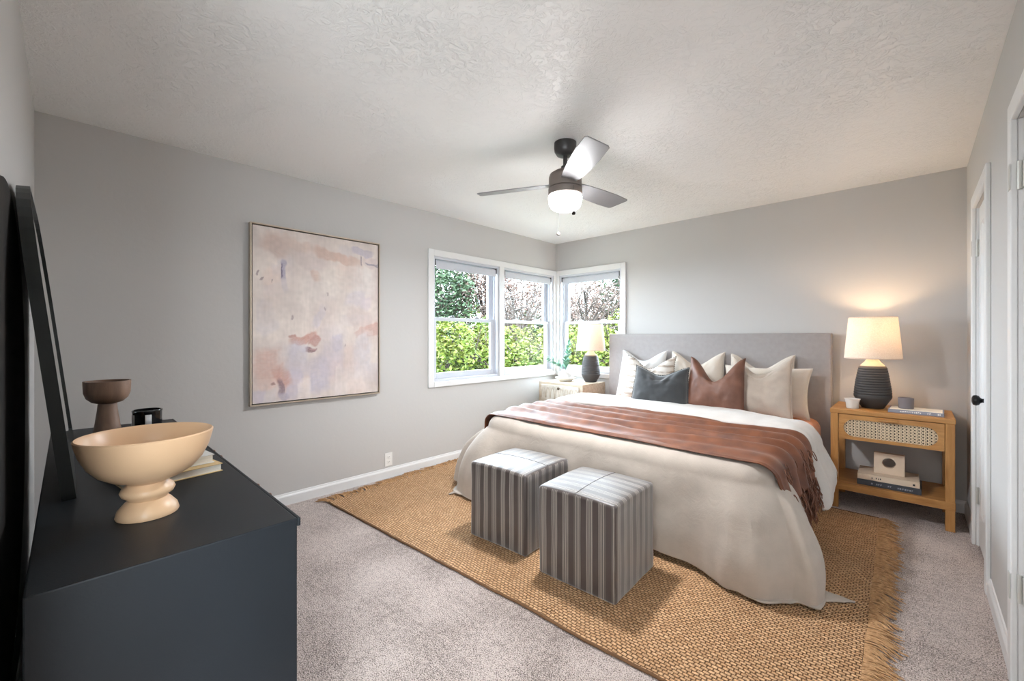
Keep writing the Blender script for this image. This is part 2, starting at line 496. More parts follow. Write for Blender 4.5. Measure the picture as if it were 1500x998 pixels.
# doors on the right wall
M_BLACK = mat('matt_black_metal', (22, 22, 23), rough=0.35, metal=0.4)
M_HINGE = mat('painted_hinge', (205, 205, 200), rough=0.35, metal=0.3)
def door(name, y0, y1, ntrim, hinge_side, knob):
    cw = 0.07
    bm = bmesh.new()
    for a0, a1, z0, z1 in ((y0 - cw, y0, 0, DZ + cw), (y1, y1 + cw, 0, DZ + cw), (y0, y1, DZ, DZ + cw)):
        box(bm, W - 0.018, W, a0, a1, z0, z1, bev=0.004)
    struct(obj(ntrim, bm, M_TRIM))
    x0 = W + 0.012; x1 = x0 + 0.035
    g = 0.004
    root = bpy.data.objects.new(name, None); COL.objects.link(root); struct(root)
    bm = bmesh.new()
    a0, a1, z0, z1 = y0 + g, y1 - g, 0.012, DZ - g
    s = 0.105
    box(bm, x0, x1, a0, a0 + s, z0, z1, bev=0.002); box(bm, x0, x1, a1 - s, a1, z0, z1, bev=0.002)
    box(bm, x0, x1, a0 + s, a1 - s, z1 - s, z1, bev=0.002); box(bm, x0, x1, a0 + s, a1 - s, z0, z0 + 0.2, bev=0.002)
    # sticking around the sunk panel: four sloped mouldings
    p0, p1, q0, q1 = a0 + s, a1 - s, z0 + 0.2, z1 - s
    outer = [(p0, q0), (p1, q0), (p1, q1), (p0, q1)]
    inn = [(p0 + 0.022, q0 + 0.022), (p1 - 0.022, q0 + 0.022), (p1 - 0.022, q1 - 0.022), (p0 + 0.022, q1 - 0.022)]
    o1 = [bm.verts.new((x0 + 0.002, a, b)) for a, b in outer]; i1 = [bm.verts.new((x0 + 0.014, a, b)) for a, b in inn]
    for k in range(4): bm.faces.new((o1[k], o1[(k + 1) % 4], i1[(k + 1) % 4], i1[k]))
    box(bm, x0 + 0.013, x1 - 0.006, p0, p1, q0, q1)
    obj('door_leaf', bm, M_TRIM, root)
    bm = bmesh.new()
    for a0_, a1_ in ((y0 - 0.0, y0 + g - 0.001), (y1 - g + 0.001, y1)):
        box(bm, W + 0.001, W + T, a0_, a1_, 0, DZ)
    obj('door_jamb', bm, M_TRIM, root)
    yh = y1 - 0.004 if hinge_side > 0 else y0 + 0.004
    for zc in (0.30, 1.78) if name == 'door_1' else (0.36, 1.82):
        bm = bmesh.new()
        tube(bm, [(W + 0.004, yh, zc - 0.05), (W + 0.004, yh, zc + 0.05)], 0.0065, seg=10)
        box(bm, W - 0.0205, W - 0.0175, yh + 0.004, yh + 0.034, zc - 0.045, zc + 0.045)
        box(bm, W + 0.009, W + 0.0125, yh - 0.034, yh - 0.002, zc - 0.045, zc + 0.045)
        obj('hinge', bm, M_HINGE, root)
    struct(obj('board_' + str(6 + int(name[-1])), B(W + T - 0.01, W + T + 0.01, y0 - 0.03, y1 + 0.03, -0.01, DZ + 0.03), M_TRIM))  # added unseen panel behind the door, stops light leaking under it
    if knob:
        yk = y0 + 0.07; zk = 0.925
        bm = bmesh.new()
        prof = [(0, 0), (0.030, 0.0), (0.031, 0.004), (0.027, 0.008), (0.012, 0.011), (0.010, 0.030), (0.014, 0.036), (0.024, 0.042), (0.0275, 0.052), (0.024, 0.062), (0.012, 0.067), (0, 0.068)]
        lathe(bm, prof, 24)
        for v in bm.verts: v.co = Vector((x0 - v.co.z, yk + v.co.x, zk + v.co.y))
        o = obj('door_knob', bm, M_BLACK, root, smooth=40); o['label'] = 'round black door knob'
door('door_1', D1[0], D1[1], 'board_5', 1, True)
door('door_2', D2[0], D2[1], 'board_6', 1, False)

# ------------------------------------------------------------------ rug
def jute_material():
    m, nt, b = new_mat('woven_jute')
    v = coords(nt)
    wob = N(nt, 'ShaderNodeTexNoise', _Scale=7.0, _Detail=2.0)
    nt.links.new(v, wob.inputs['Vector'])
    ad = N(nt, 'ShaderNodeVectorMath', operation='MULTIPLY_ADD'); ad.inputs[1].default_value = (0.030, 0.030, 0)
    nt.links.new(wob.outputs['Color'], ad.inputs[0]); nt.links.new(v, ad.inputs[2])
    br = N(nt, 'ShaderNodeTexBrick', offset=0.5, squash=1.0)
    br.inputs['Scale'].default_value = 1.0
    br.inputs['Mortar Size'].default_value = 0.0036
    br.inputs['Mortar Smooth'].default_value = 1.0
    br.inputs['Brick Width'].default_value = 0.024
    br.inputs['Row Height'].default_value = 0.0155
    br.inputs['Color1'].default_value = lin((228, 188, 148)); br.inputs['Color2'].default_value = lin((204, 162, 122)); br.inputs['Mortar'].default_value = lin((112, 80, 54))
    nt.links.new(ad.outputs[0], br.inputs['Vector'])
    n = N(nt, 'ShaderNodeTexNoise', _Scale=90.0, _Detail=4.0); nt.links.new(v, n.inputs['Vector'])
    n2 = N(nt, 'ShaderNodeTexNoise', _Scale=1.5, _Detail=3.0); nt.links.new(v, n2.inputs['Vector'])
    r = ramp(nt, [(0.3, (0.62, 0.60, 0.58, 1)), (0.7, (1.15, 1.12, 1.05, 1))]); nt.links.new(n.outputs['Fac'], r.inputs['Fac'])
    mx = N(nt, 'ShaderNodeMix', data_type='RGBA', blend_type='MULTIPLY'); mx.inputs[0].default_value = 1.0
    nt.links.new(br.outputs['Color'], mx.inputs[6]); nt.links.new(r.outputs['Color'], mx.inputs[7])
    r2 = ramp(nt, [(0.35, (0.88, 0.88, 0.88, 1)), (0.65, (1.08, 1.08, 1.08, 1))]); nt.links.new(n2.outputs['Fac'], r2.inputs['Fac'])
    mx2 = N(nt, 'ShaderNodeMix', data_type='RGBA', blend_type='MULTIPLY'); mx2.inputs[0].default_value = 1.0
    nt.links.new(mx.outputs[2], mx2.inputs[6]); nt.links.new(r2.outputs['Color'], mx2.inputs[7])
    nt.links.new(mx2.outputs[2], b.inputs['Base Color'])
    b.inputs['Roughness'].default_value = 0.85; b.inputs['Specular IOR Level'].default_value = 0.25
    inv = N(nt, 'ShaderNodeMath', operation='MULTIPLY_ADD'); inv.inputs[1].default_value = -0.8
    nt.links.new(br.outputs['Fac'], inv.inputs[0]); nt.links.new(n.outputs['Fac'], inv.inputs[2])
    bp = N(nt, 'ShaderNodeBump', _Strength=0.9, _Distance=0.006)
    nt.links.new(inv.outputs[0], bp.inputs['Height']); nt.links.new(bp.outputs['Normal'], b.inputs['Normal'])
    return m
M_JUTE = jute_material()
M_FRINGE = mat('jute_fringe', (158, 120, 82), rough=0.9, col2=(206, 164, 120), vscale=60)
random.seed(5)
RUG = ((0.20, -3.025), (3.25, -2.87), (3.205, -0.55), (0.02, -0.62))     # four corners
rug = thing('jute_rug', 'large woven jute rug with fringed ends under the bed and the cube ottomans', 'rug', (1.7, -1.8, 0))
def rugpt(u, v):
    a, b, c, d = [Vector(p) for p in RUG]
    p = (a * (1 - u) + b * u) * (1 - v) + (d * (1 - u) + c * u) * v
    return p
bm = bmesh.new()
def rf(u, v):
    p = rugpt(u, v)
    q = (0.010 * nz(u * 9, v * 9, 1.0)) * (1 if v < 0.01 or v > .99 or u < .01 or u > .99 else 0)
    return (p.x - 1.7 + q, p.y + 1.8 + q, 0.011 + 0.0015 * nz(p.x * 3, p.y * 3))
top = grid(bm, 120, 90, rf)
loop = [top[i][0] for i in range(121)] + [top[120][j] for j in range(1, 91)] + [top[i][90] for i in range(119, -1, -1)] + [top[0][j] for j in range(89, 0, -1)]
low = [bm.verts.new((v.co.x, v.co.y, 0.0005)) for v in loop]
for i in range(len(loop)): bm.faces.new((loop[i], loop[(i + 1) % len(loop)], low[(i + 1) % len(loop)], low[i]))
obj('woven_field', bm, M_JUTE, rug, smooth=50)
M_BIND = mat('dark_jute_binding', (110, 78, 50), rough=0.9)
for v0 in (0.0, 1.0):
    bm = bmesh.new()
    tube(bm, [(rf(i / 90, v0)[0], rf(i / 90, v0)[1], 0.007 + 0.001 * math.sin(i * 2)) for i in range(91)], 0.0065, seg=6)
    obj('bound_edge', bm, M_BIND, rug, smooth=180)
def fringe(u0, sg, name):
    bm = bmesh.new()
    n = 150
    for i in range(n):
        v = (i + random.random() * 0.6) / n
        p = rugpt(u0, v)
        clump = nz(i * 0.16, 3.3 + u0) * 0.55 + nz(i * 0.5, 8.1) * 0.3
        ln = 0.105 + 0.035 * nz(i * 0.33, 5.5) + random.uniform(-0.015, 0.015)
        for s in range(4):
            a = clump - 0.32 * (1 if sg > 0 else .4) + random.uniform(-0.16, 0.16)
            pts = []; L2 = ln * random.uniform(0.8, 1.08); b2 = random.uniform(-0.6, 0.6); hz = random.uniform(0.006, 0.020)
            for k in range(6):
                t = k / 5; an = a + b2 * t * 0.6
                pts.append((p.x - 1.7 + sg * math.cos(an) * L2 * t, p.y + 1.8 + math.sin(an) * L2 * t + (s - 1.5) * 0.003, 0.006 + hz * math.sin(PI * min(1, t * 1.1)) * 0.7 + 0.001))
            tube(bm, pts, [0.0034, 0.0034, 0.0032, 0.003, 0.0028, 0.0015], seg=4, cap=False)
    o = obj(name, bm, M_FRINGE, rug, smooth=180); o['kind'] = 'stuff'; return o
fringe(1.0, 1, 'fringe'); fringe(0.0, -1, 'fringe')

# ------------------------------------------------------------------ bed
M_HEAD = cloth('grey_linen_upholstery', (158, 153, 152), weave=420, bump=0.5, var=0.05, vscale=24)
M_BEDWOOD = mat('dark_bed_rail', (60, 55, 52), rough=0.7)
bed = thing('bed', 'king bed with tall flat grey linen upholstered headboard against the back wall', 'bed', (1.865, -1.1, 0))
bm = B(-1.025, 1.025, 1.0, 1.083, 0.02, 1.28, bev=0.012, seg=3)
obj('headboard', bm, M_HEAD, bed, smooth=50)
bm = B(-0.96, 0.96, -0.97, 0.995, 0.12, 0.30, bev=0.01)
obj('bed_base', bm, M_HEAD, bed)
for sx in (-1, 1):
    for y in (-0.9, 0.9):
        obj('leg', B(sx * 0.88 - 0.03, sx * 0.88 + 0.03, y - 0.03, y + 0.03, 0.012, 0.125, bev=0.004), M_BEDWOOD, bed)

M_SHEET = cloth('tan_orange_fitted_sheet', (214, 142, 92), weave=900, bump=0.12, var=0.03, crease=0.18)
bm = bmesh.new(); box(bm, -0.965, 0.965, -0.985, 0.985, 0.305, 0.585, bev=0.075, seg=5)
bmesh.ops.subdivide_edges(bm, edges=bm.edges[:], cuts=3, use_grid_fill=True)
for v in bm.verts: v.co += Vector((0, 0, 0.006 * nz(v.co.x * 5, v.co.y * 5, v.co.z * 5)))
mt = obj('mattress', bm, M_SHEET, None, (1.865, -1.1, 0), smooth=180)
tag(mt, 'mattress in a tan orange fitted sheet, showing at the right beside the headboard', 'mattress')

# duvet: rings round the bed, top spine out to the hem
XL, XR, YF, ZT = 0.855, 2.885, -2.075, 0.607
YH = -0.62
RC = 0.16
path = []                         # outline of the bed top edge with outward normals, head-left -> foot -> head-right
def addseg(a, b, n, nr):
    for i in range(n): t = i / n; path.append((a[0] + (b[0] - a[0]) * t, a[1] + (b[1] - a[1]) * t, nr[0], nr[1]))
addseg((XL, YH), (XL, YF + RC), 56, (-1, 0))
for i in range(26):
    a = PI + (PI / 2) * i / 26; path.append((XL + RC + RC * math.cos(a), YF + RC + RC * math.sin(a), math.cos(a), math.sin(a)))
addseg((XL + RC, YF), (XR - RC, YF), 96, (0, -1))
for i in range(26):
    a = 1.5 * PI + (PI / 2) * i / 26; path.append((XR - RC + RC * math.cos(a), YF + RC + RC * math.sin(a), math.cos(a), math.sin(a)))
addseg((XR, YF + RC), (XR, YH), 56, (1, 0)); path.append((XR, YH, 1, 0))
NP = len(path) - 1
def body_profile(k):
    """k 0..1 top (spine to edge), 1..2 drop; returns (inward fraction, drop fraction)"""
    return (k, 0) if k <= 1 else (1, k - 1)
def edge_point(x, y, nx, ny, s, drop, zt, er=0.085, flare=0.0, off=0.0):
    """walk s metres over the rounded edge, starting er inside the edge"""
    arc = er * PI / 2
    if s < arc:
        a = s / er
        o = -er + er * math.sin(a) + off * math.sin(a); z = zt - er + er * math.cos(a) + off * math.cos(a)
    else:
        d = s - arc
        o = off + flare * d; z = zt - er - d
    return (x + nx * o, y + ny * o, z)
M_DUVET = cloth('beige_linen_duvet', (182, 171, 160), weave=650, bump=0.35, var=0.05, vscale=14, sheen=0.25, crease=0.18)
bm = bmesh.new()
NT, ND = 26, 40
CL, CR = (XL + 0.05, YF + 0.05), (XR - 0.05, YF + 0.05)
def duvet_pt(u, v):
    i = min(NP, int(round(u * NP))); x, y, nx, ny = path[i]
    er = 0.085
    cx = min(max(x, 1.6), 2.15); cy = min(max(y, -1.2), YH); cx = 1.87 if ny == 0 else cx
    crease = 0.010 * nz(x * 2.2, y * 2.2, 4.0) + 0.006 * nz(x * 7, y * 4, 1.5)
    k = v * (NT + ND)
    if k <= NT:
        t = k / NT
        ex, ey = x - nx * er, y - ny * er
        px, py = cx + (ex - cx) * t, cy + (ey - cy) * t
        z = ZT + 0.010 * nz(px * 2.5, py * 3.5, 2.0) + 0.005 * nz(px * 9, py * 6, 7.0)
        return (px, py, z)
    t = (k - NT) / ND
    corner = math.exp(-((x - CL[0]) ** 2 + (y - CL[1]) ** 2) / 0.035)
    cornr = math.exp(-((x - CR[0]) ** 2 + (y - CR[1]) ** 2) / 0.035)
    arc = er * PI / 2
    total = ZT - er - 0.035 + arc + 0.06 * corner + 0.05 * cornr
    if nx < -0.9: total -= 0.05
    if ny < -0.9: total -= 0.02 + 0.012 * math.sin((x - 1) * 3.1)
    if nx > 0.9: total -= 0.16 * smoothstep(YF + .2, YF + .8, y)
    s = t * total
    d = max(0, s - arc)
    q = x if abs(ny) > 0.7 else y
    q = i / NP * 22
    f = 0.036 * nz(q * 0.62, 2.0) + 0.028 * nz(q * 1.5, 6.0) + 0.006 * nz(q * 3.1, 9.0 + d * 2)
    fl = 0.05 + 0.62 * corner + 0.26 * cornr + (0.22 if nx > .9 else 0) * (1 - smoothstep(YF + .1, YF + .8, y)) + (0.30 if nx < -.9 else 0)
    fold = f * smoothstep(0.0, 0.35, d) * 1.25
    z0 = ZT + (0.010 * nz((x - nx * er) * 2.5, (y - ny * er) * 3.5, 2.0) + 0.005 * nz((x - nx * er) * 9, (y - ny * er) * 6, 7.0)) * (1 - smoothstep(0, .3, t))
    p = edge_point(x, y, nx, ny, s, 1, z0, er, 0.0, 0)
    fo = fl * 0.36 * (1 - math.exp(-d / 0.22)) / 0.85
    p = (p[0] + nx * fo, p[1] + ny * fo, p[2])
    bulge = 0.018 * math.sin(PI * min(1, d / 0.5)) + 0.010 * nz(q * 0.9, d * 7, 3.0)
    px = p[0] + nx * (fold + bulge); py = p[1] + ny * (fold + bulge); z = p[2]
    # cloth turning in and puddling near the floor
    zmin = 0.016 + 0.004 * nz(q * 2, 1)
    if z < zmin + 0.03:
        over = max(0, zmin - z)
        px += nx * over * 0.9; py += ny * over * 0.9; z = max(z, zmin) + 0.008 * (1 + nz(q * 4, over * 30)) * smoothstep(zmin + .03, zmin, z)
    z = max(z, zmin)
    return (px, py, z)
# (evaluated relative to the bed centre)
def duvet_local(u, v):
    x, y, z = duvet_pt(u, v)
    y -= 0.30 * smoothstep(2.1, 2.85, x) * smoothstep(-1.5, YH, y)      # pulled back at the right, where the sheet shows
    return (x - 1.865, y + 1.1, z)
grid(bm, NP, NT + ND, duvet_local)
bmesh.ops.remove_doubles(bm, verts=bm.verts[:], dist=0.0008)
dv = obj('duvet', bm, M_DUVET, None, (1.865, -1.1, 0), smooth=180)
md = dv.modifiers.new('thick', 'SOLIDIFY'); md.thickness = 0.012; md.offset = 1.0
md2 = dv.modifiers.new('sub', 'SUBSURF'); md2.levels = 1; md2.render_levels = 1
tag(dv, 'beige linen duvet draped over the bed down to the rug', 'duvet')
# loose hem corners lying on the rug
def hem_tip(pts, zlift):
    bm = bmesh.new(); n = 8
    a, b, c = [Vector(p) for p in pts]
    def g(u, v):
        p = a.lerp(b, u).lerp(c, v * 0.96)
        return (p.x - 1.865, p.y + 1.1, p.z + zlift * math.sin(PI * u) * (1 - v) + 0.004 * nz(u * 6, v * 6))
    grid(bm, n, n, g)
    o = obj('hem_corner', bm, M_DUVET, dv, smooth=180)
    s = o.modifiers.new('thick', 'SOLIDIFY'); s.thickness = 0.005; s.offset = 1
hem_tip(((3.02, -2.00, 0.018), (2.99, -1.84, 0.020), (3.19, -1.86, 0.022)), 0.02)
hem_tip(((0.73, -2.15, 0.03), (0.84, -2.18, 0.03), (0.735, -2.325, 0.018)), 0.04)

# throw and turned-back fold share this cross path over the bed
def cross(s, hw, zt, er, fl_l, fl_r):
    """s signed metres from the bed centre line across the top"""
    sg = 1 if s > 0 else -1; a = abs(s); f = fl_r if s > 0 else fl_l
    flat = hw - er
    if a < flat: return sg * a, zt, 0, 1
    d = a - flat; arc = er * PI / 2
    if d < arc:
        t = d / er
        return sg * (flat + er * math.sin(t)), zt - er + er * math.cos(t), sg * math.sin(t), math.cos(t)
    d -= arc
    n = Vector((1, 0, f)).normalized()
    return sg * (hw + f * d), zt - er - d, sg * n.x, n.z
# turned-back fold (white underside)
M_TURN = cloth('pale_linen_duvet_reverse', (196, 190, 184), weave=650, bump=0.3, var=0.04, vscale=14, sheen=0.25, crease=0.18)
bm = bmesh.new()
SL, SR = -1.38, 1.335
def fold_pt(u, v):
    s = SL + (SR - SL) * u
    th = 0.034 + 0.006 * nz(s * 3, 1.0)
    x, z, nx, nzz = cross(s, 1.05, 0.652, 0.12, 0.22, 0.50)
    a = 2 * PI * v
    drop_r = max(0, s - 1.0); drop_l = max(0, -s - 1.0)
    yc = -0.86 + 0.02 * math.sin(s * 2.2) - 0.55 * drop_r - 0.25 * drop_l; hwid = 0.285 + 0.012 * nz(s * 2, 5) + 0.20 * drop_r
    nr = smoothstep(0.1, 1.0, s); yc -= 0.17 * nr; hwid -= 0.09 * nr
    c, sn = math.cos(a), math.sin(a)
    wr = 0.006 * nz(s * 10, c * 2, 2) + 0.010 * nz(s * 2.6, c * 3, 9)
    if drop_r > 0.1 or drop_l > .1: wr += 0.025 * nz(c * 4.2 + 3, s * 1.2, 4) * (drop_r + drop_l) * 3.5
    rim = abs(sn) ** 0.6 * (1 if sn > 0 else -1)
    endt = smoothstep(0, 0.05, u) * smoothstep(1, 0.97, u)
    t = (th * rim) * (0.35 + 0.65 * endt) + wr
    y = yc - hwid * c
    if u > .9: z += 0.07 * nz(c * 3.2, 3) * (u - .9) * 10 + 0.05 * c * (u - .9) * -10
    return (x + nx * t, y + 1.1, z + nzz * t - 0.008)
rows = grid(bm, 150, 44, fold_pt, cv=True)
bm.faces.new(rows[0]); bm.faces.new(rows[-1])
o = obj('turned_back_fold', bm, M_TURN, dv, smooth=180); o['label'] = 'pale linen fold turned back across the bed'
o.modifiers.new('sub', 'SUBSURF').render_levels = 1

# throw
def throw_material():
    m, nt, b = new_mat('rust_brown_throw')
    v = coords(nt)
    n = N(nt, 'ShaderNodeTexNoise', _Scale=12.0, _Detail=5.0); nt.links.new(v, n.inputs['Vector'])
    r = ramp(nt, [(0.3, lin((86, 46, 26))), (0.7, lin((122, 70, 40)))]); nt.links.new(n.outputs['Fac'], r.inputs['Fac'])
    nt.links.new(r.outputs['Color'], b.inputs['Base Color'])
    b.inputs['Roughness'].default_value = 0.5; b.inputs['Sheen Weight'].default_value = 0.08
    n2 = N(nt, 'ShaderNodeTexNoise', _Scale=500.0, _Detail=2.0); nt.links.new(v, n2.inputs['Vector'])
    bp = N(nt, 'ShaderNodeBump', _Strength=0.2, _Distance=0.001)
    nt.links.new(n2.outputs['Fac'], bp.inputs['Height']); nt.links.new(bp.outputs['Normal'], b.inputs['Normal'])
    return m
M_THROW = throw_material()
th = thing('throw_blanket', 'rust brown fringed throw blanket laid in folds across the foot of the bed', 'throw', (1.865, -1.1, 0))
TL, TR = -1.17, 1.20
def throw_pt(u, v, lift=0.0):
    s = TL + (TR - TL) * u
    x, z, nx, nzz = cross(s, 1.035, ZT + 0.018, 0.09, 0.10, 0.30)
    y0 = -2.03 + 0.018 * nz(s * 2, 3) + 0.02 * smoothstep(.9, 1.2, abs(s)); y1 = -1.15 + 0.02 * nz(s * 2, 8)
    d = max(0, s - 1.0)
    y1 -= 1.1 * d; y0 += 0.25 * d
    if s < -.95: y1 += -0.8 * (-s - .95)
    vv = v + 0.015 * nz(s * 1.2, v * 3, 5)
    y = y0 + (y1 - y0) * v
    w = vv * 5.2 + 0.6 * nz(s * 0.9, 1.7) + 0.25 * nz(s * 2.0, v * 4)
    fade = 0.35 + 0.65 * smoothstep(0.12, 0.4, v)
    rid = (abs(math.sin(PI * w)) ** 2.2) * 0.034 * fade + 0.007 * (1 + nz(s * 3, v * 5, 2)) + 0.003 * nz(s * 14, v * 9, 2)
    if v < 0.02 or v > 0.98: rid *= 0.3
    t = rid + lift
    return (x + nx * t, y + 1.1, z + nzz * t)
bm = bmesh.new(); grid(bm, 200, 130, throw_pt)
o = obj('blanket', bm, M_THROW, th, smooth=180)
o.modifiers.new('thick', 'SOLIDIFY').thickness = 0.005
bm = bmesh.new(); random.seed(11)
for end in (0, 1):
    for i in range(150 if end else 90):
        v = random.random(); p = Vector(throw_pt(end, v, 0.003)); q = Vector(throw_pt(end + (-0.02 if end else 0.02), v, 0.003))
        d = (p - q).normalized()
        ln = random.uniform(0.10, 0.17) * (1 if end else .6)
        pts = [p - d * 0.01]
        sw = random.uniform(-0.3, 0.3)
        for k in range(1, 6):
            t = k / 5
            pts.append(p + d * ln * t * 0.6 + Vector((0.012 * math.sin(t * 6 + i) + 0.01 * t, sw * ln * t, -ln * t * 0.45)))
        tube(bm, pts, [0.003, 0.0034, 0.003, 0.003, 0.0035, 0.0015], seg=4, cap=False)
o = obj('fringe', bm, M_THROW, th, smooth=180); o['kind'] = 'stuff'
# little open knots of loose yarn above the right hand fringe
bm = bmesh.new()
for i in range(26):
    u = random.uniform(0.93, 0.995); v = random.uniform(0.05, 0.95)
    p0 = Vector(throw_pt(u, v, 0.006)); rr = random.uniform(0.010, 0.022)
    n = Vector((0.9, -0.3, 0.4)).normalized(); t1 = n.cross(Vector((0, 1, 0))).normalized(); t2 = n.cross(t1)
    tube(bm, [p0 + n * 0.006 + t1 * (rr * 1.6 * math.cos(a * PI / 5)) + t2 * (rr * 0.6 * math.sin(a * PI / 5)) for a in range(11)], 0.0028, seg=5, cap=False)
o = obj('yarn_loop', bm, M_THROW, th, smooth=180); o['kind'] = 'stuff'

# ------------------------------------------------------------------ cushions
def pillow(name, label, cat, m, w, h, t, x, y, z, yaw=0, lean=18, chop=0.0, ear=0.10, roll=0, group=None, flange=0, seed=0, soft=0.0, chopw=0.16, trim=None):
    """cushion standing on its lower edge, front towards -y"""
    root = thing(name, label, cat, (x, y, z), 0, group)
    bm = bmesh.new(); n = 44
    def shape(U, V, side):
        # U,V in -1..1
        cx = 1 - ear * (1 - V * V) * 0.9; cz = 1 - ear * (1 - U * U) * 0.9
        px = w / 2 * U * cx; pz = h / 2 * V * cz
        e = max(0.0, (1 - U ** 4) * (1 - V ** 4))
        th_ = t / 2 * e ** 0.5 * (0.75 + 0.25 * (1 - U * U) * (1 - V * V)) 
        cr = 0.010 * nz(U * 2.6 + seed, V * 2.6, seed) + 0.005 * nz(U * 6, V * 5, seed + 3)
        th_ += cr * e
        if chop:
            g = math.exp(-(U / (chopw / (w / 2) * (0.45 + 0.55 * smoothstep(-0.2, 1, V)))) ** 2)
            k = smoothstep(-0.15, 1.0, V)
            pz -= chop * g * k ** 1.3
            th_ *= 1 - 0.30 * g * k * (1 if side < 0 else 0.3)
            # ears pulled in and up
            px *= 1 - 0.10 * k * abs(U)
            # creases that fan out of the chop
            th_ += 0.012 * math.sin(abs(U) * 16 - V * 5) * math.exp(-((abs(U) - .3) / .25) ** 2) * k * e
        pz -= soft * (1 - V) * 0.0
        return Vector((px, side * th_, pz + h / 2))
    vmap = {}
    for side in (-1, 1):
        for i in range(n + 1):
            for j in range(n + 1):
                U = -1 + 2 * i / n; V = -1 + 2 * j / n
                edge = i in (0, n) or j in (0, n)
                if edge and side == 1: vmap[(1, i, j)] = vmap[(-1, i, j)]
                else: vmap[(side, i, j)] = bm.verts.new(shape(U, V, side))
        for i in range(n):
            for j in range(n):
                bm.faces.new([vmap[(side, a, b)] for a, b in ((i, j), (i + 1, j), (i + 1, j + 1), (i, j + 1))])
    # settle: flatten where it sits, then lean back
    Mx = Matrix.Rotation(R(yaw), 4, 'Z') @ Matrix.Rotation(-R(lean), 4, 'X') @ Matrix.Rotation(R(roll), 4, 'Y')
    edge_pts = None
    loopc = [(i, 0) for i in range(n)] + [(n, j) for j in range(n)] + [(i, n) for i in range(n, 0, -1)] + [(0, j) for j in range(n, 0, -1)]
    edge_pts = [vmap[(-1, i, j)].co.copy() for i, j in loopc]
    for v in bm.verts: v.co = Mx @ v.co
    zm = min(v.co.z for v in bm.verts)
    for v in bm.verts: v.co.z -= zm
    edge_pts = [Mx @ p - Vector((0, 0, zm)) for p in edge_pts]
    obj('cushion', bm, m, root, smooth=180)
    bm = bmesh.new()
    if trim == 'fringe':
        rnd = random.Random(seed)
        for k in range(len(edge_pts) * 3):
            a = edge_pts[(k // 3) % len(edge_pts)]; b = edge_pts[(k // 3 + 1) % len(edge_pts)]; p = a.lerp(b, (k % 3) / 3)
            c = Mx @ Vector((0, 0, h / 2)) - Vector((0, 0, zm)); d = (p - c).normalized()
            tube(bm, [p - d * .002, p + d * 0.008 + Vector((rnd.uniform(-1, 1), rnd.uniform(-1, 1), rnd.uniform(-1, 1))) * .003], [0.0028, 0.002], seg=4)
        obj('edge_fringe', bm, m, root)
    elif trim == 'stitch':
        bmesh.ops.create_cube  # no-op reference
        for k in range(0, len(edge_pts), 2):
            a = edge_pts[k]; b = edge_pts[(k + 1) % len(edge_pts)]
            tube(bm, [a, b], 0.0035, seg=5)
        obj('whip_stitch', bm, M_STITCH, root, smooth=180)
    else:
        tube(bm, edge_pts + [edge_pts[0]], 0.003, seg=5)
        obj('piping', bm, m, root, smooth=180)
    return root
M_STITCH = mat('dark_whip_stitch', (52, 50, 50), rough=0.8)
M_CREAM = cloth('cream_linen', (204, 194, 182), weave=500, bump=0.3, var=0.04, crease=0.18)
M_WHITE = cloth('white_linen', (214, 213, 212), weave=500, bump=0.25, var=0.03, crease=0.18)
M_LINEN = cloth('oatmeal_linen', (186, 174, 162), weave=380, bump=0.45, var=0.06)
M_SLATE = cloth('slate_grey_velvet', (56, 58, 60), weave=600, bump=0.25, var=0.12, sheen=0.6)
def striped_material(name, base, dark, per, axis='Z', soft=False):
    m, nt, b = new_mat(name)
    v = coords(nt)
    w = N(nt, 'ShaderNodeTexWave', wave_type='BANDS', bands_direction=axis, _Scale=per, _Distortion=1.2, _Detail=2.0)
    w.inputs['Detail Scale'].default_value = 4.0
    nt.links.new(v, w.inputs['Vector'])
    n = N(nt, 'ShaderNodeTexNoise', _Scale=14.0, _Detail=4.0); nt.links.new(v, n.inputs['Vector'])
    mu = N(nt, 'ShaderNodeMath', operation='MULTIPLY'); nt.links.new(w.outputs['Fac'], mu.inputs[0]); nt.links.new(n.outputs['Fac'], mu.inputs[1])
    r = ramp(nt, [(0.30, lin(base)), (0.50, lin(dark))]); nt.links.new(mu.outputs[0], r.inputs['Fac'])
    nt.links.new(r.outputs['Color'], b.inputs['Base Color'])
    b.inputs['Roughness'].default_value = 0.9
    w2 = N(nt, 'ShaderNodeTexWave', wave_type='BANDS', bands_direction='X', _Scale=60.0); nt.links.new(v, w2.inputs['Vector'])
    bp = N(nt, 'ShaderNodeBump', _Strength=0.4, _Distance=0.002); nt.links.new(w2.outputs['Fac'], bp.inputs['Height']); nt.links.new(bp.outputs['Normal'], b.inputs['Normal'])
    return m
M_STRIPE = striped_material('ribbed_cream_stripe', (208, 202, 194), (168, 156, 144), 5.5)
def leather_material():
    m, nt, b = new_mat('brown_leather')
    v = coords(nt)
    n = N(nt, 'ShaderNodeTexNoise', _Scale=9.0, _Detail=6.0); nt.links.new(v, n.inputs['Vector'])
    r = ramp(nt, [(0.3, lin((96, 62, 48))), (0.7, lin((122, 84, 68)))]); nt.links.new(n.outputs['Fac'], r.inputs['Fac'])
    nt.links.new(r.outputs['Color'], b.inputs['Base Color']); b.inputs['Roughness'].default_value = 0.5
    vo = N(nt, 'ShaderNodeTexVoronoi', _Scale=160.0); nt.links.new(v, vo.inputs['Vector'])
    bp = N(nt, 'ShaderNodeBump', _Strength=0.2, _Distance=0.001); nt.links.new(vo.outputs['Distance'], bp.inputs['Height']); nt.links.new(bp.outputs['Normal'], b.inputs['Normal'])
    return m
M_LEATHER = leather_material()
SB = 0.592
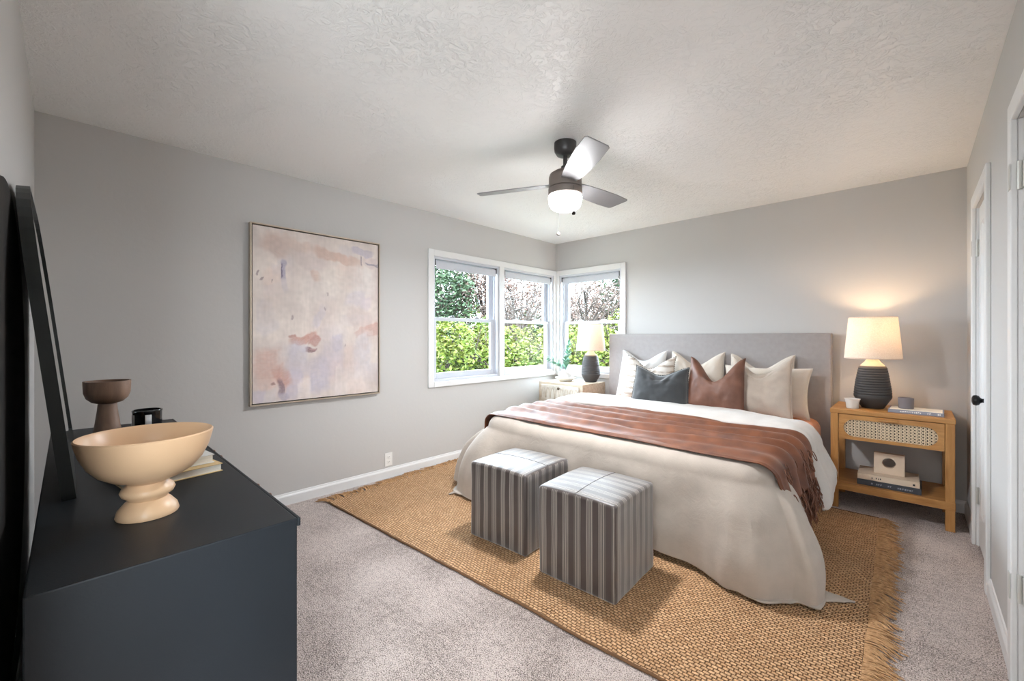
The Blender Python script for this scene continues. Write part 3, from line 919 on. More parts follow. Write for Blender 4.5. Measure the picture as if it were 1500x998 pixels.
pillow('pillow', 'plain white square pillow at the left end of the back row against the headboard', 'pillow', M_WHITE, 0.56, 0.53, 0.17, 1.285, -0.235, SB, lean=12, chop=0.10, seed=1, group=None)
pillow('pillow', 'plain cream square pillow in the middle of the back row, behind the slate cushion', 'pillow', M_CREAM, 0.56, 0.53, 0.16, 1.84, -0.235, SB, lean=12, chop=0.12, seed=2)
pillow('pillow', 'plain cream square pillow in the back row, mostly hidden behind the brown and oatmeal cushions', 'pillow', M_CREAM, 0.56, 0.52, 0.16, 2.395, -0.235, SB, lean=12, chop=0.12, seed=3)
pillow('pillow', 'cream rectangular bed pillow at the right end of the row, nearest the cane nightstand', 'pillow', M_CREAM, 0.66, 0.42, 0.17, 2.455, -0.36, SB, lean=18, chop=0.0, ear=0.10, seed=4)
pillow('cushion', 'cream ribbed cushion with faint grey brown stripes behind the left of the slate cushion', 'cushion', M_STRIPE, 0.57, 0.49, 0.17, 1.445, -0.43, SB, lean=16, chop=0.12, seed=5, trim='stitch')
pillow('cushion', 'oatmeal linen cushion right of the brown cushion, with a tall right corner', 'cushion', M_LINEN, 0.50, 0.53, 0.17, 2.455, -0.55, SB, lean=18, chop=0.15, seed=6)
pillow('cushion', 'chestnut brown leather cushion with a deep dent in the top, centre of the bed', 'cushion', M_LEATHER, 0.49, 0.50, 0.18, 2.155, -0.66, SB, lean=14, chop=0.20, seed=7, chopw=0.13)
pillow('cushion', 'dark slate grey rectangular velvet cushion at the front of the pillows', 'cushion', M_SLATE, 0.54, 0.40, 0.17, 1.705, -0.72, SB, yaw=2, lean=14, chop=0.075, ear=0.09, seed=8, trim='fringe')

# ------------------------------------------------------------------ cube ottomans
def ottoman_material():
    m, nt, b = new_mat('striped_hair_on_fabric')
    tc = N(nt, 'ShaderNodeTexCoord'); sp = N(nt, 'ShaderNodeSeparateXYZ'); nt.links.new(tc.outputs['Object'], sp.inputs[0])
    nm = N(nt, 'ShaderNodeSeparateXYZ'); nt.links.new(tc.outputs['Normal'], nm.inputs[0])
    ab = N(nt, 'ShaderNodeMath', operation='ABSOLUTE'); nt.links.new(nm.outputs['Y'], ab.inputs[0])
    gt = N(nt, 'ShaderNodeMath', operation='GREATER_THAN'); gt.inputs[1].default_value = 0.72; nt.links.new(ab.outputs[0], gt.inputs[0])
    mx = N(nt, 'ShaderNodeMix', data_type='FLOAT')      # stripe coordinate: y on top and side faces, x on front/back faces
    nt.links.new(gt.outputs[0], mx.inputs[0]); nt.links.new(sp.outputs['Y'], mx.inputs[2]); nt.links.new(sp.outputs['X'], mx.inputs[3])
    def band(scale, seed, stops, det=0.0, rough=0.5):
        cb = N(nt, 'ShaderNodeCombineXYZ'); nt.links.new(mx.outputs[0], cb.inputs[0]); cb.inputs[1].default_value = seed; nt.links.new(gt.outputs[0], cb.inputs[2])
        n = N(nt, 'ShaderNodeTexNoise', _Scale=scale, _Detail=det, _Roughness=rough, noise_dimensions='3D'); nt.links.new(cb.outputs[0], n.inputs['Vector'])
        r = ramp(nt, stops); nt.links.new(n.outputs['Fac'], r.inputs['Fac']); return r
    W_ = (1, 1, 1, 1); K_ = (0, 0, 0, 1)
    sn = N(nt, 'ShaderNodeMath', operation='SINE'); ml = N(nt, 'ShaderNodeMath', operation='MULTIPLY'); ml.inputs[1].default_value = 2 * PI / 0.068
    nt.links.new(mx.outputs[0], ml.inputs[0]); nt.links.new(ml.outputs[0], sn.inputs[0])
    wide = ramp(nt, [(0.35, K_), (0.5, W_)]); mp = N(nt, 'ShaderNodeMapRange'); mp.inputs['From Min'].default_value = -1.0
    nt.links.new(sn.outputs[0], mp.inputs['Value']); nt.links.new(mp.outputs[0], wide.inputs['Fac'])
    jit = band(30.0, 3.1, [(0.3, K_), (0.7, W_)], 0.0)
    m1 = N(nt, 'ShaderNodeMath', operation='MULTIPLY'); m1.inputs[1].default_value = 2 * PI / 0.0092; nt.links.new(mx.outputs[0], m1.inputs[0])
    m2 = N(nt, 'ShaderNodeMath', operation='MULTIPLY_ADD'); m2.inputs[1].default_value = 7.0; nt.links.new(jit.outputs['Color'], m2.inputs[0]); nt.links.new(m1.outputs[0], m2.inputs[2])
    m3 = N(nt, 'ShaderNodeMath', operation='SINE'); nt.links.new(m2.outputs[0], m3.inputs[0])
    m4 = N(nt, 'ShaderNodeMapRange'); m4.inputs['From Min'].default_value = -1.0; nt.links.new(m3.outputs[0], m4.inputs['Value'])
    fine = ramp(nt, [(0.62, K_), (0.85, W_)]); nt.links.new(m4.outputs[0], fine.inputs['Fac'])
    mul = N(nt, 'ShaderNodeMath', operation='MULTIPLY'); nt.links.new(wide.outputs['Color'], mul.inputs[0]); nt.links.new(fine.outputs['Color'], mul.inputs[1])
    base = N(nt, 'ShaderNodeMix', data_type='RGBA'); base.inputs[6].default_value = lin((62, 50, 46)); base.inputs[7].default_value = lin((86, 77, 72))
    nt.links.new(wide.outputs['Color'], base.inputs[0])
    c2 = N(nt, 'ShaderNodeMix', data_type='RGBA'); c2.inputs[7].default_value = lin((150, 140, 130)); nt.links.new(mul.outputs[0], c2.inputs[0]); nt.links.new(base.outputs[2], c2.inputs[6])
    nt.links.new(c2.outputs[2], b.inputs['Base Color'])
    b.inputs['Roughness'].default_value = 0.42; b.inputs['Specular IOR Level'].default_value = 0.7; b.inputs['Sheen Weight'].default_value = 0.5
    bp = N(nt, 'ShaderNodeBump', _Strength=0.5, _Distance=0.002); nt.links.new(mul.outputs[0], bp.inputs['Height']); nt.links.new(bp.outputs['Normal'], b.inputs['Normal'])
    return m
M_OTT = ottoman_material()
M_SEAM = mat('dark_seam_thread', (48, 44, 44), rough=0.8)
def ottoman(x, y, rz, label):
    t = thing('cube_ottoman', label, 'ottoman', (x, y, 0.0125), rz, 'striped cube ottomans at the foot of the bed')
    bm = bmesh.new(); s = 0.222; hh = 0.462
    box(bm, -s, s, -s, s, 0.0, hh, bev=0.016, seg=3)
    bmesh.ops.subdivide_edges(bm, edges=[e for e in bm.edges if e.calc_length() > 0.1], cuts=12, use_grid_fill=True)
    for v in bm.verts:
        p = v.co
        if p.z > hh * 0.8: p.z += 0.013 * (1 - (p.x / s) ** 2) * (1 - (p.y / s) ** 2) * smoothstep(hh * .8, hh, p.z) - 0.006 * (abs(p.x * p.y) / s / s) ** 2
        k = 0.004 * nz(p.x * 9 + x, p.y * 9, p.z * 7); p.x += k * (1 if p.x > 0 else -1); p.y += k * (1 if p.y > 0 else -1)
    obj('upholstered_body', bm, M_OTT, t, smooth=35)
    bm = bmesh.new()
    for k in range(44):
        y0 = -s * .97 + 2 * s * .97 * k / 44; y1 = y0 + 0.0055
        z = hh + 0.013 * (1 - (y0 / s) ** 2) + 0.0005
        tube(bm, [(0.0, y0, z), (0.0, y1, z)], 0.0016, seg=5)
    obj('top_seam', bm, M_SEAM, t)
    return t
ottoman(2.158, -2.44, R(3.0), 'striped brown and grey cube ottoman, the nearer one, right of its twin')
ottoman(1.572, -2.405, R(93.5), 'striped brown and grey cube ottoman, the left and farther of the pair')

# ------------------------------------------------------------------ right nightstand
M_OAK = wood('honey_oak', (158, 108, 56), (196, 146, 86), scale=(2.5, 22, 22), rough=0.45)
M_OAKV = wood('honey_oak_upright', (158, 108, 56), (194, 144, 84), scale=(22, 22, 2.5), rough=0.45)
M_CANE = mat('woven_cane', (226, 206, 176), rough=0.6)
M_INSIDE = mat('dark_drawer_inside', (48, 34, 24), rough=0.8)
X0, X1, Y0, Y1 = -0.3225, 0.3225, -0.23, 0.23
ns = thing('nightstand', 'honey oak nightstand with a cane drawer front and open shelf, right of the bed', 'nightstand', (3.2475, -0.255, 0))
obj('tabletop', B(X0, X1, Y0, Y1, 0.690, 0.722, bev=0.003), M_OAK, ns)
for sx in (0, 1):
    for sy in (0, 1):
        a = X0 + 0.003 if sx == 0 else X1 - 0.048; c = Y0 + 0.003 if sy == 0 else Y1 - 0.048
        bm = B(a, a + 0.045, c, c + 0.045, 0.0, 0.690, bev=0.003)
        obj('leg', bm, M_OAKV, ns)
obj('shelf', B(X0 + 0.001, X1 - 0.001, Y0 + 0.001, Y1 - 0.001, 0.135, 0.187, bev=0.003), M_OAK, ns)
bm = bmesh.new()
box(bm, X0 + 0.015, X0 + 0.033, Y0 + 0.048, Y1 - 0.048, 0.50, 0.690); box(bm, X1 - 0.033, X1 - 0.015, Y0 + 0.048, Y1 - 0.048, 0.50, 0.690)
box(bm, X0 + 0.033, X1 - 0.033, Y1 - 0.03, Y1 - 0.015, 0.50, 0.690); box(bm, X0 + 0.033, X1 - 0.033, Y0 + 0.06, Y1 - 0.03, 0.50, 0.512)
obj('drawer_case', bm, M_OAK, ns)
# drawer front with a long rounded cut-out
dr = bpy.data.objects.new('drawer', None); COL.objects.link(dr); dr.parent = ns
fx0, fx1, fz0, fz1 = X0 + 0.051, X1 - 0.051, 0.508, 0.686
hx, hz, hr = 0, 0.592, 0.062; hl = (fx1 - fx0) / 2 - 0.028
def capsule(hl, hr, n=14, cx=0, cz=0.592):
    pts = []
    for i in range(n + 1):
        a = -PI / 2 + PI * i / n; pts.append((cx + hl - hr + hr * math.cos(a), cz + hr * math.sin(a)))
    for i in range(n + 1):
        a = PI / 2 + PI * i / n; pts.append((cx - hl + hr + hr * math.cos(a), cz + hr * math.sin(a)))
    return pts
cap = capsule(hl, hr)
def ray_rect(p, cx=0, cz=0.597):
    dx, dz = p[0] - cx, p[1] - cz
    k = 1e9
    if dx > 1e-9: k = min(k, (fx1 - cx) / dx)
    if dx < -1e-9: k = min(k, (fx0 - cx) / dx)
    if dz > 1e-9: k = min(k, (fz1 - cz) / dz)
    if dz < -1e-9: k = min(k, (fz0 - cz) / dz)
    return (cx + dx * k, cz + dz * k)
def around(pts_in):
    """outer rectangle points for each hole point, corners inserted"""
    out = [ray_rect(p) for p in pts_in]; return out
bm = bmesh.new()
inn = [[bm.verts.new((p[0], y, p[1])) for p in cap] for y in (Y0 + 0.004, Y0 + 0.022)]
outp = around(cap)
# snap the outer point nearest each corner
for c in ((fx0, fz0), (fx1, fz0), (fx0, fz1), (fx1, fz1)):
    k = min(range(len(outp)), key=lambda i: (outp[i][0] - c[0]) ** 2 + (outp[i][1] - c[1]) ** 2); outp[k] = c
out = [[bm.verts.new((p[0], y, p[1])) for p in outp] for y in (Y0 + 0.004, Y0 + 0.022)]
n = len(cap)
for i in range(n):
    j = (i + 1) % n
    bm.faces.new((inn[0][i], inn[0][j], out[0][j], out[0][i])); bm.faces.new((inn[1][i], inn[1][j], out[1][j], out[1][i]))
    bm.faces.new((inn[0][i], inn[0][j], inn[1][j], inn[1][i])); bm.faces.new((out[0][i], out[0][j], out[1][j], out[1][i]))
obj('drawer_front', bm, M_OAK, dr)
bm = bmesh.new()      # cane lattice inside the cut-out
def inside(x, z):
    dx = max(0, abs(x) - (hl - hr)); return dx * dx + (z - hz) ** 2 < (hr + 0.004) ** 2
def strand(a, b, y, w):
    """clip a straight strand to the capsule and add it"""
    N_ = 80; seg = [a.lerp(b, k / N_) for k in range(N_ + 1)]; ok = [q for q in seg if inside(q.x, q.y)]
    if len(ok) < 2: return
    p, q = ok[0], ok[-1]; d = (q - p).normalized(); nrm = Vector((-d.y, d.x)) * w
    vs = [(p - nrm), (q - nrm), (q + nrm), (p + nrm)]
    f = [bm.verts.new((v.x, y, v.y)) for v in vs]; g = [bm.verts.new((v.x, y + 0.0012, v.y)) for v in vs]
    bm.faces.new(f); bm.faces.new(g)
    for k in range(4): bm.faces.new((f[k], f[(k + 1) % 4], g[(k + 1) % 4], g[k]))
st = 0.0200
k = -hl
while k < hl:
    for o_ in (0, 0.0035): strand(Vector((k + o_, hz - hr)), Vector((k + o_, hz + hr)), Y0 + 0.016, 0.0011)
    k += st
k = -hr
while k < hr:
    for o_ in (0, 0.0035): strand(Vector((-hl, hz + k + o_)), Vector((hl, hz + k + o_)), Y0 + 0.0145, 0.0011)
    k += st
k = -hl - 2 * hr
while k < hl + 2 * hr:
    strand(Vector((k, hz - hr)), Vector((k + 2 * hr, hz + hr)), Y0 + 0.013, 0.0018); strand(Vector((k + 2 * hr, hz - hr)), Vector((k, hz + hr)), Y0 + 0.0118, 0.0018)
    k += st
obj('cane_panel', bm, M_CANE, dr)
obj('drawer_lining', B(fx0 + .01, fx1 - .01, Y0 + 0.020, Y0 + 0.0218, fz0 + .01, fz1 - .01), M_INSIDE, dr)
bm = B(-0.05, 0.05, Y0 - 0.022, Y0 + 0.004, 0.664, 0.676, bev=0.002)
obj('drawer_pull', bm, M_OAK, dr)

# ------------------------------------------------------------------ left nightstand
M_GREYOAK = wood('pale_grey_oak', (168, 152, 132), (202, 188, 168), scale=(2.5, 22, 22), rough=0.55)
M_GREYOAKP = mat('limewashed_panel', (170, 160, 146), rough=0.7, col2=(208, 200, 188), vscale=14, bump=0.6, bscale=40)
nl = thing('nightstand', 'pale grey oak nightstand with a small knob, in the corner by the windows', 'nightstand', (0.445, -0.27, 0))
obj('carcass', B(-0.31, 0.31, -0.232, 0.232, 0.10, 0.722, bev=0.004), M_GREYOAK, nl)
for sx in (-1, 1):
    for sy in (-1, 1):
        obj('leg', B(sx * 0.285 - 0.022, sx * 0.285 + 0.022, sy * 0.207 - 0.022, sy * 0.207 + 0.022, 0, 0.1, bev=0.003), M_GREYOAK, nl)
for zt in (0.69, 0.495, 0.30):
    d = obj('drawer', B(-0.265, 0.265, -0.244, -0.2325, zt - 0.18, zt, bev=0.003), M_GREYOAKP, nl)
    bm = bmesh.new()
    for k in range(8):                       # raised arched pattern on the drawer face
        c = -0.232 + k * 0.0663
        tube(bm, [(c + 0.028 * math.cos(a * PI / 10), -0.2445, zt - 0.15 + 0.12 * math.sin(a * PI / 10)) for a in range(11)], 0.0028, seg=5)
    obj('carved_pattern', bm, M_GREYOAK, d, smooth=180)
    bm = bmesh.new(); lathe(bm, [(0, 0), (0.008, 0), (0.006, 0.008), (0.016, 0.014), (0.017, 0.02), (0.010, 0.026), (0, 0.027)], 20)
    for v in bm.verts: v.co = Vector((v.co.x, -0.2455 - v.co.z, zt - 0.03 + v.co.y))
    obj('knob', bm, mat('aged_bronze', (92, 78, 62), rough=0.4, metal=0.6), d, smooth=50)

# ------------------------------------------------------------------ table lamps
def shade_material():
    m = bpy.data.materials.new('linen_lamp_shade'); m.use_nodes = True
    nt = m.node_tree; nt.nodes.clear()
    out = N(nt, 'ShaderNodeOutputMaterial'); mix = N(nt, 'ShaderNodeMixShader'); mix.inputs[0].default_value = 0.32
    d = N(nt, 'ShaderNodeBsdfDiffuse'); t = N(nt, 'ShaderNodeBsdfTranslucent')
    tc = N(nt, 'ShaderNodeTexCoord'); n = N(nt, 'ShaderNodeTexNoise', _Scale=160.0, _Detail=2.0); nt.links.new(tc.outputs['Object'], n.inputs['Vector'])
    r = ramp(nt, [(0.3, lin((226, 216, 204))), (0.7, lin((240, 232, 222)))]); nt.links.new(n.outputs['Fac'], r.inputs['Fac'])
    nt.links.new(r.outputs['Color'], d.inputs['Color']); nt.links.new(r.outputs['Color'], t.inputs['Color'])
    nt.links.new(d.outputs[0], mix.inputs[1]); nt.links.new(t.outputs[0], mix.inputs[2]); nt.links.new(mix.outputs[0], out.inputs[0])
    return m
M_SHADE = shade_material()
M_CERAMIC = mat('charcoal_ceramic', (62, 60, 60), rough=0.6, var=0.08, bump=0.25, bscale=120)
M_NECK = mat('whitewashed_lamp_neck', (196, 176, 158), rough=0.6, bump=0.2, bscale=60)
def emission(name, col, strength):
    m = bpy.data.materials.new(name); m.use_nodes = True
    nt = m.node_tree; nt.nodes.clear()
    out = N(nt, 'ShaderNodeOutputMaterial'); e_ = N(nt, 'ShaderNodeEmission')
    e_.inputs['Color'].default_value = tuple(col) + (1,); e_.inputs['Strength'].default_value = strength
    nt.links.new(e_.outputs[0], out.inputs[0]); return m
M_BULB = emission('warm_bulb', (1.0, 0.80, 0.55), 8.0)
def table_lamp(x, y, z, label, power):
    t = thing('table_lamp', label, 'lamp', (x, y, z), 0, 'ribbed charcoal bedside lamps')
    prof = [(0, 0), (0.062, 0), (0.066, 0.004), (0.084, 0.035), (0.104, 0.070), (0.110, 0.082)]
    zz = 0.088
    while zz < 0.300:
        k = (zz - 0.088) / 0.212
        r0 = 0.108 - 0.003 * k - 0.026 * k ** 1.5
        prof += [(r0 + 0.0022, zz), (r0 + 0.003, zz + 0.007), (r0 + 0.0015, zz + 0.013), (r0 - 0.0022, zz + 0.0155)]
        zz += 0.018
    prof += [(0.078, 0.308), (0.070, 0.312)]
    bm = bmesh.new(); lathe(bm, prof, 48)
    obj('ceramic_base', bm, M_CERAMIC, t, smooth=60)
    bm = bmesh.new(); lathe(bm, [(0.0715, 0.3115), (0.068, 0.318), (0.046, 0.340), (0.034, 0.362), (0.030, 0.378), (0.0, 0.380)], 36)
    obj('neck', bm, M_NECK, t, smooth=60)
    bm = bmesh.new(); tube(bm, [(0, 0, 0.379), (0, 0, 0.44)], 0.012, seg=14)
    obj('socket', bm, M_BLACK, t, smooth=50)
    bm = bmesh.new()
    prof = [(0.0, 0.44), (0.014, 0.442), (0.018, 0.46), (0.030, 0.485), (0.032, 0.505), (0.024, 0.528), (0.0, 0.538)]
    lathe(bm, prof, 20)
    obj('bulb', bm, M_BULB, t, smooth=180)
    bm = bmesh.new()
    zb, zt = 0.365, 0.672; rb, rt = 0.168, 0.141
    lathe(bm, [(rb, zb), (rt, zt), (rt - 0.002, zt), (rb - 0.002, zb)], 64, closed_profile=True)
    obj('lamp_shade', bm, M_SHADE, t, smooth=40)
    bm = bmesh.new()
    for a in (0, 2 * PI / 3, 4 * PI / 3):
        tube(bm, [(0, 0, 0.548), (rt * math.cos(a), rt * math.sin(a), zt - 0.012)], 0.0018, seg=5)
    for zc, rc in ((zt - 0.004, rt - .001), (zb + 0.004, rb - .001)):
        tube(bm, [(rc * math.cos(a * PI / 24), rc * math.sin(a * PI / 24), zc) for a in range(49)], 0.0022, seg=5)
    tube(bm, [(0, 0, 0.536), (0, 0, 0.560)], 0.004, seg=8)
    obj('shade_frame', bm, M_NECK, t)
    l = bpy.data.lights.new('table_lamp_bulb', 'POINT'); l.energy = power; l.color = (1.0, 0.70, 0.42); l.shadow_soft_size = 0.035
    lo = bpy.data.objects.new('bulb_light', l); COL.objects.link(lo); lo.parent = t; lo.location = (0, 0, 0.575)
    return t
table_lamp(3.152, -0.25, 0.722, 'ribbed charcoal table lamp glowing warm on the oak nightstand right of the bed', LAMP_TABLE)
table_lamp(0.635, -0.16, 0.722, 'ribbed charcoal table lamp in front of the corner window, left of the bed', LAMP_TABLE * 0.45)

# small things on the right nightstand
M_PORC = mat('white_stoneware', (226, 224, 220), rough=0.5, bump=0.15, bscale=90)
bm = bmesh.new()
lathe(bm, [(0, 0), (0.034, 0), (0.036, 0.003), (0.037, 0.040), (0.042, 0.062), (0.0455, 0.070), (0.0425, 0.070), (0.034, 0.045), (0.032, 0.010), (0, 0.009)], 40, wob=lambda a, z: 1 + 0.08 * math.cos(4 * a) * min(1, z / 0.07))
tag(obj('stoneware_cup', bm, M_PORC, None, (3.045, -0.375, 0.7225), smooth=50), 'small white square-lipped cup on the oak nightstand beside the lamp', 'cup')
M_PAGES = mat('book_pages', (226, 220, 208), rough=0.9, stretch=(1, 1, 60), var=0.08, vscale=12)
def book(name, label, loc, rz, sx, sy, sz, cover, group=None, marks=None, spine=None, cover_top=None):
    """sx along the spine, spine faces -y"""
    t = thing(name, label, 'book', loc, rz, group)
    c = 0.0028
    bm = bmesh.new()
    box(bm, -sx / 2, sx / 2, -sy / 2, sy / 2, 0, c, bev=0.0008, seg=1); box(bm, -sx / 2, sx / 2, -sy / 2, sy / 2, sz - c, sz, bev=0.0008, seg=1)
    box(bm, -sx / 2, sx / 2, -sy / 2, -sy / 2 + c, c, sz - c)
    obj('cover', bm, cover, t)
    obj('pages', B(-sx / 2 + 0.004, sx / 2 - 0.004, -sy / 2 + c, sy / 2 - 0.005, c, sz - c), M_PAGES, t)
    if marks:
        marks = sorted(marks); words = [[marks[0]]]
        for q in marks[1:]:
            if q[0] - (words[-1][-1][0] + words[-1][-1][1]) > 0.006: words.append([])
            words[-1].append(q)
        for wd_ in words:
            bm = bmesh.new()
            for (a, w, z0, z1) in wd_: box(bm, a, a + w, -sy / 2 - 0.0006, -sy / 2, z0 * sz, z1 * sz)
            obj('spine_lettering', bm, spine, t)
    if cover_top:
        for nm, mm, rects in cover_top:
            bm = bmesh.new()
            for (a, b, p, q) in rects: box(bm, a, b, p, q, sz, sz + 0.0005)
            obj(nm, bm, mm, t)
    return t
rnd = random.Random(3)
def letters(a0, n, w, gap, z0, z1):
    out = []; a = a0
    for k in range(n):
        ww = w * rnd.uniform(0.6, 1.1)
        if rnd.random() < 0.88: out += [(a, ww * 0.35, z0, z1), (a + ww * 0.35, ww * 0.5, z0 if rnd.random() < .5 else (z0 + z1) / 2, z1 if rnd.random() < .5 else (z0 + z1) / 2 + .12)]
        a += ww + gap
    return out
M_GREYBLUE = mat('grey_blue_book_cloth', (142, 146, 160), rough=0.6)
M_WPRINT = mat('white_print', (232, 232, 232), rough=0.6)
M_KPRINT = mat('dark_print', (48, 44, 44), rough=0.6)
M_PEACH = mat('peach_print', (222, 176, 144), rough=0.6)
M_TOPW = mat('white_jacket', (230, 224, 214), rough=0.5)
book('book', 'flat grey blue book with white spine lettering under the grey candle on the oak nightstand', (3.385, -0.325, 0.7225), R(-2), 0.275, 0.20, 0.024, M_GREYBLUE, None,
     letters(-0.075, 17, 0.0075, 0.0022, 0.3, 0.75) + [(0.108, 0.006, 0.3, 0.75), (0.117, 0.004, 0.3, 0.75)], M_WPRINT,
     [('jacket_photo', M_TOPW, [(-0.13, 0.13, -0.095, 0.095)]), ])
bm = bmesh.new(); lathe(bm, [(0, 0), (0.038, 0), (0.040, 0.003), (0.042, 0.070), (0.041, 0.074), (0.0385, 0.074), (0.0375, 0.058), (0, 0.057)], 40, wob=lambda a, z: 1 + 0.006 * math.sin(z * 520))
cd = thing('candle_jar', 'round grey ridged candle jar standing on the grey blue book', 'candle', (3.335, -0.325, 0.7475))
obj('jar', bm, mat('grey_concrete', (120, 114, 118), rough=0.8, bump=0.3, bscale=70), cd, smooth=50)
bm = bmesh.new(); lathe(bm, [(0, 0.0585), (0.037, 0.0585), (0.037, 0.060), (0, 0.060)], 30)
obj('wax', bm, mat('taupe_wax', (150, 124, 110), rough=0.5), cd)
# lower shelf
M_CHAR = mat('charcoal_book_cloth', (62, 66, 74), rough=0.55)
M_BEIGEB = mat('beige_book_jacket', (214, 196, 174), rough=0.6)
book('book', 'thick dark charcoal book lying at the bottom of the pile on the lower nightstand shelf', (3.247, -0.318, 0.1875), R(-1), 0.335, 0.25, 0.040, M_CHAR, None,
     letters(-0.09, 9, 0.011, 0.003, 0.35, 0.62) + letters(0.05, 7, 0.010, 0.003, 0.35, 0.6), mat('pale_blue_print', (150, 156, 170), rough=0.6))
book('book', 'thick beige book lying on the charcoal one on the lower nightstand shelf', (3.240, -0.315, 0.2280), R(1), 0.325, 0.245, 0.040, M_BEIGEB, None,
     [(-0.085, 0.006, 0.3, 0.55), (-0.062, 0.005, 0.35, 0.6), (-0.050, 0.004, 0.3, 0.55), (-0.040, 0.006, 0.35, 0.6), (0.128, 0.012, 0.3, 0.6)], M_KPRINT)
# square block with a hole
def block_with_hole():
    bm = bmesh.new(); hw = 0.082; hh = 0.073; r = 0.036; zc = 0.08; n = 32
    rects = []; holes = []
    for i in range(n):
        a = 2 * PI * i / n; dx, dz = math.cos(a), math.sin(a)
        k = min(hw / abs(dx) if abs(dx) > 1e-6 else 9, hh / abs(dz) if abs(dz) > 1e-6 else 9)
        holes.append((r * dx, zc + r * dz)); rects.append((dx * k, 0.073 + dz * k))
    for c in ((-hw, 0), (hw, 0), (-hw, 0.146), (hw, 0.146)):
        k = min(range(n), key=lambda i: (rects[i][0] - c[0]) ** 2 + (rects[i][1] - c[1]) ** 2); rects[k] = c
    A = [[bm.verts.new((p[0], y, p[1])) for p in holes] for y in (-0.02, 0.02)]
    C = [[bm.verts.new((p[0], y, p[1])) for p in rects] for y in (-0.02, 0.02)]
    for i in range(n):
        j = (i + 1) % n
        bm.faces.new((A[0][i], A[0][j], C[0][j], C[0][i])); bm.faces.new((A[1][i], A[1][j], C[1][j], C[1][i]))
        bm.faces.new((A[0][i], A[0][j], A[1][j], A[1][i])); bm.faces.new((C[0][i], C[0][j], C[1][j], C[1][i]))
    return bm
tag(obj('sculpture_block', block_with_hole(), mat('beige_travertine', (222, 202, 180), rough=0.7, bump=0.2, bscale=50), None, (3.247, -0.33, 0.2685)), 'square beige stone block with a round hole, standing on the books on the lower shelf', 'sculpture')
# the hole is cut right through; its dark tone in the photo is the shaded wall behind

# ------------------------------------------------------------------ dish, vase and sprigs on the left nightstand
DX, DY = 0.375, -0.30
bm = bmesh.new()
lathe(bm, [(0, 0), (0.066, 0), (0.072, 0.004), (0.100, 0.026), (0.122, 0.040), (0.124, 0.046), (0.118, 0.046), (0.094, 0.034), (0.06, 0.018), (0, 0.016)], 48)
tag(obj('shallow_dish', bm, M_PORC, None, (DX, DY, 0.7225), smooth=60), 'shallow white dish holding the small grey vase on the corner nightstand', 'dish')
vs = thing('bud_vase', 'small round grey vase with green eucalyptus sprigs, standing in the white dish', 'vase', (DX - 0.012, DY + 0.01, 0.7395))
bm = bmesh.new()
lathe(bm, [(0, 0), (0.038, 0), (0.050, 0.008), (0.076, 0.034), (0.083, 0.056), (0.078, 0.080), (0.056, 0.100), (0.038, 0.106), (0.036, 0.114), (0.030, 0.114), (0.032, 0.104), (0.05, 0.094), (0, 0.09)], 44)
obj('vase_body', bm, mat('mottled_grey_ceramic', (176, 172, 170), rough=0.6, col2=(206, 202, 198), vscale=30), vs, smooth=70)
M_EUC = mat('eucalyptus_leaf', (96, 142, 120), rough=0.55, col2=(136, 178, 154), vscale=30)
def sprig(base, tipv, n, leaf, seed):
    rn = random.Random(seed); bm = bmesh.new(); pts = []
    b = Vector(base); t = Vector(tipv)
    for k in range(10):
        q = k / 9; p = b.lerp(t, q); p.z += 0.05 * math.sin(PI * q) * (0.5 if abs(t.x - b.x) > .05 else 0); pts.append(p)
    tube(bm, pts, [0.0028 - 0.0018 * k / 9 for k in range(10)], seg=5)
    for i in range(n):
        q = 0.15 + 0.85 * i / n; k = min(8, int(q * 9)); p = pts[k].lerp(pts[k + 1], q * 9 - k)
        d = (pts[k + 1] - pts[k]).normalized(); a = rn.uniform(0, 2 * PI)
        s = d.cross(Vector((math.cos(a), math.sin(a), 0.2))).normalized()
        lf = leaf * rn.uniform(0.7, 1.2) * (1.2 - 0.6 * q); ax = (s * 0.8 + d * 0.7).normalized(); sd = ax.cross(d).normalized()
        c = [p, p + ax * lf * .35 + sd * lf * .22, p + ax * lf * .75 + sd * lf * .16, p + ax * lf, p + ax * lf * .75 - sd * lf * .16, p + ax * lf * .35 - sd * lf * .22]
        up = sd.cross(ax) * lf * .06
        bm.faces.new([bm.verts.new(v + (up if j in (1, 2, 4, 5) else Vector())) for j, v in enumerate(c)])
    return bm
obj('sprig', sprig((0.0, 0, 0.095), (0.045, 0.02, 0.47), 60, 0.075, 1), M_EUC, vs)
obj('sprig', sprig((-0.008, 0, 0.095), (-0.185, -0.10, 0.25), 34, 0.075, 2), M_EUC, vs)
obj('sprig', sprig((0.008, 0.004, 0.095), (0.02, -0.02, 0.30), 34, 0.07, 3), M_EUC, vs)

# ------------------------------------------------------------------ ceiling fan
FX, FY = 1.813, -2.252
fan = thing('ceiling_fan', 'three bladed grey ceiling fan with a lit white glass bowl', 'ceiling fan', (FX, FY, 0))
M_BRONZE = mat('dark_graphite_metal', (74, 72, 72), rough=0.4, metal=0.5, var=0.03)
M_HOUSING = mat('brushed_taupe_metal', (124, 114, 108), rough=0.45, metal=0.35, var=0.03)
bm = bmesh.new(); lathe(bm, [(0, 2.449), (0.068, 2.449), (0.069, 2.42), (0.066, 2.396), (0.052, 2.374), (0.030, 2.366), (0, 2.366)], 40)
obj('canopy', bm, M_BRONZE, fan, smooth=40)
bm = bmesh.new(); tube(bm, [(0, 0, 2.368), (0, 0, 2.275)], 0.013, seg=16); lathe(bm, [(0.0131, 2.31), (0.026, 2.304), (0.028, 2.28), (0.0131, 2.276)], 20)
obj('downrod', bm, M_BRONZE, fan, smooth=40)
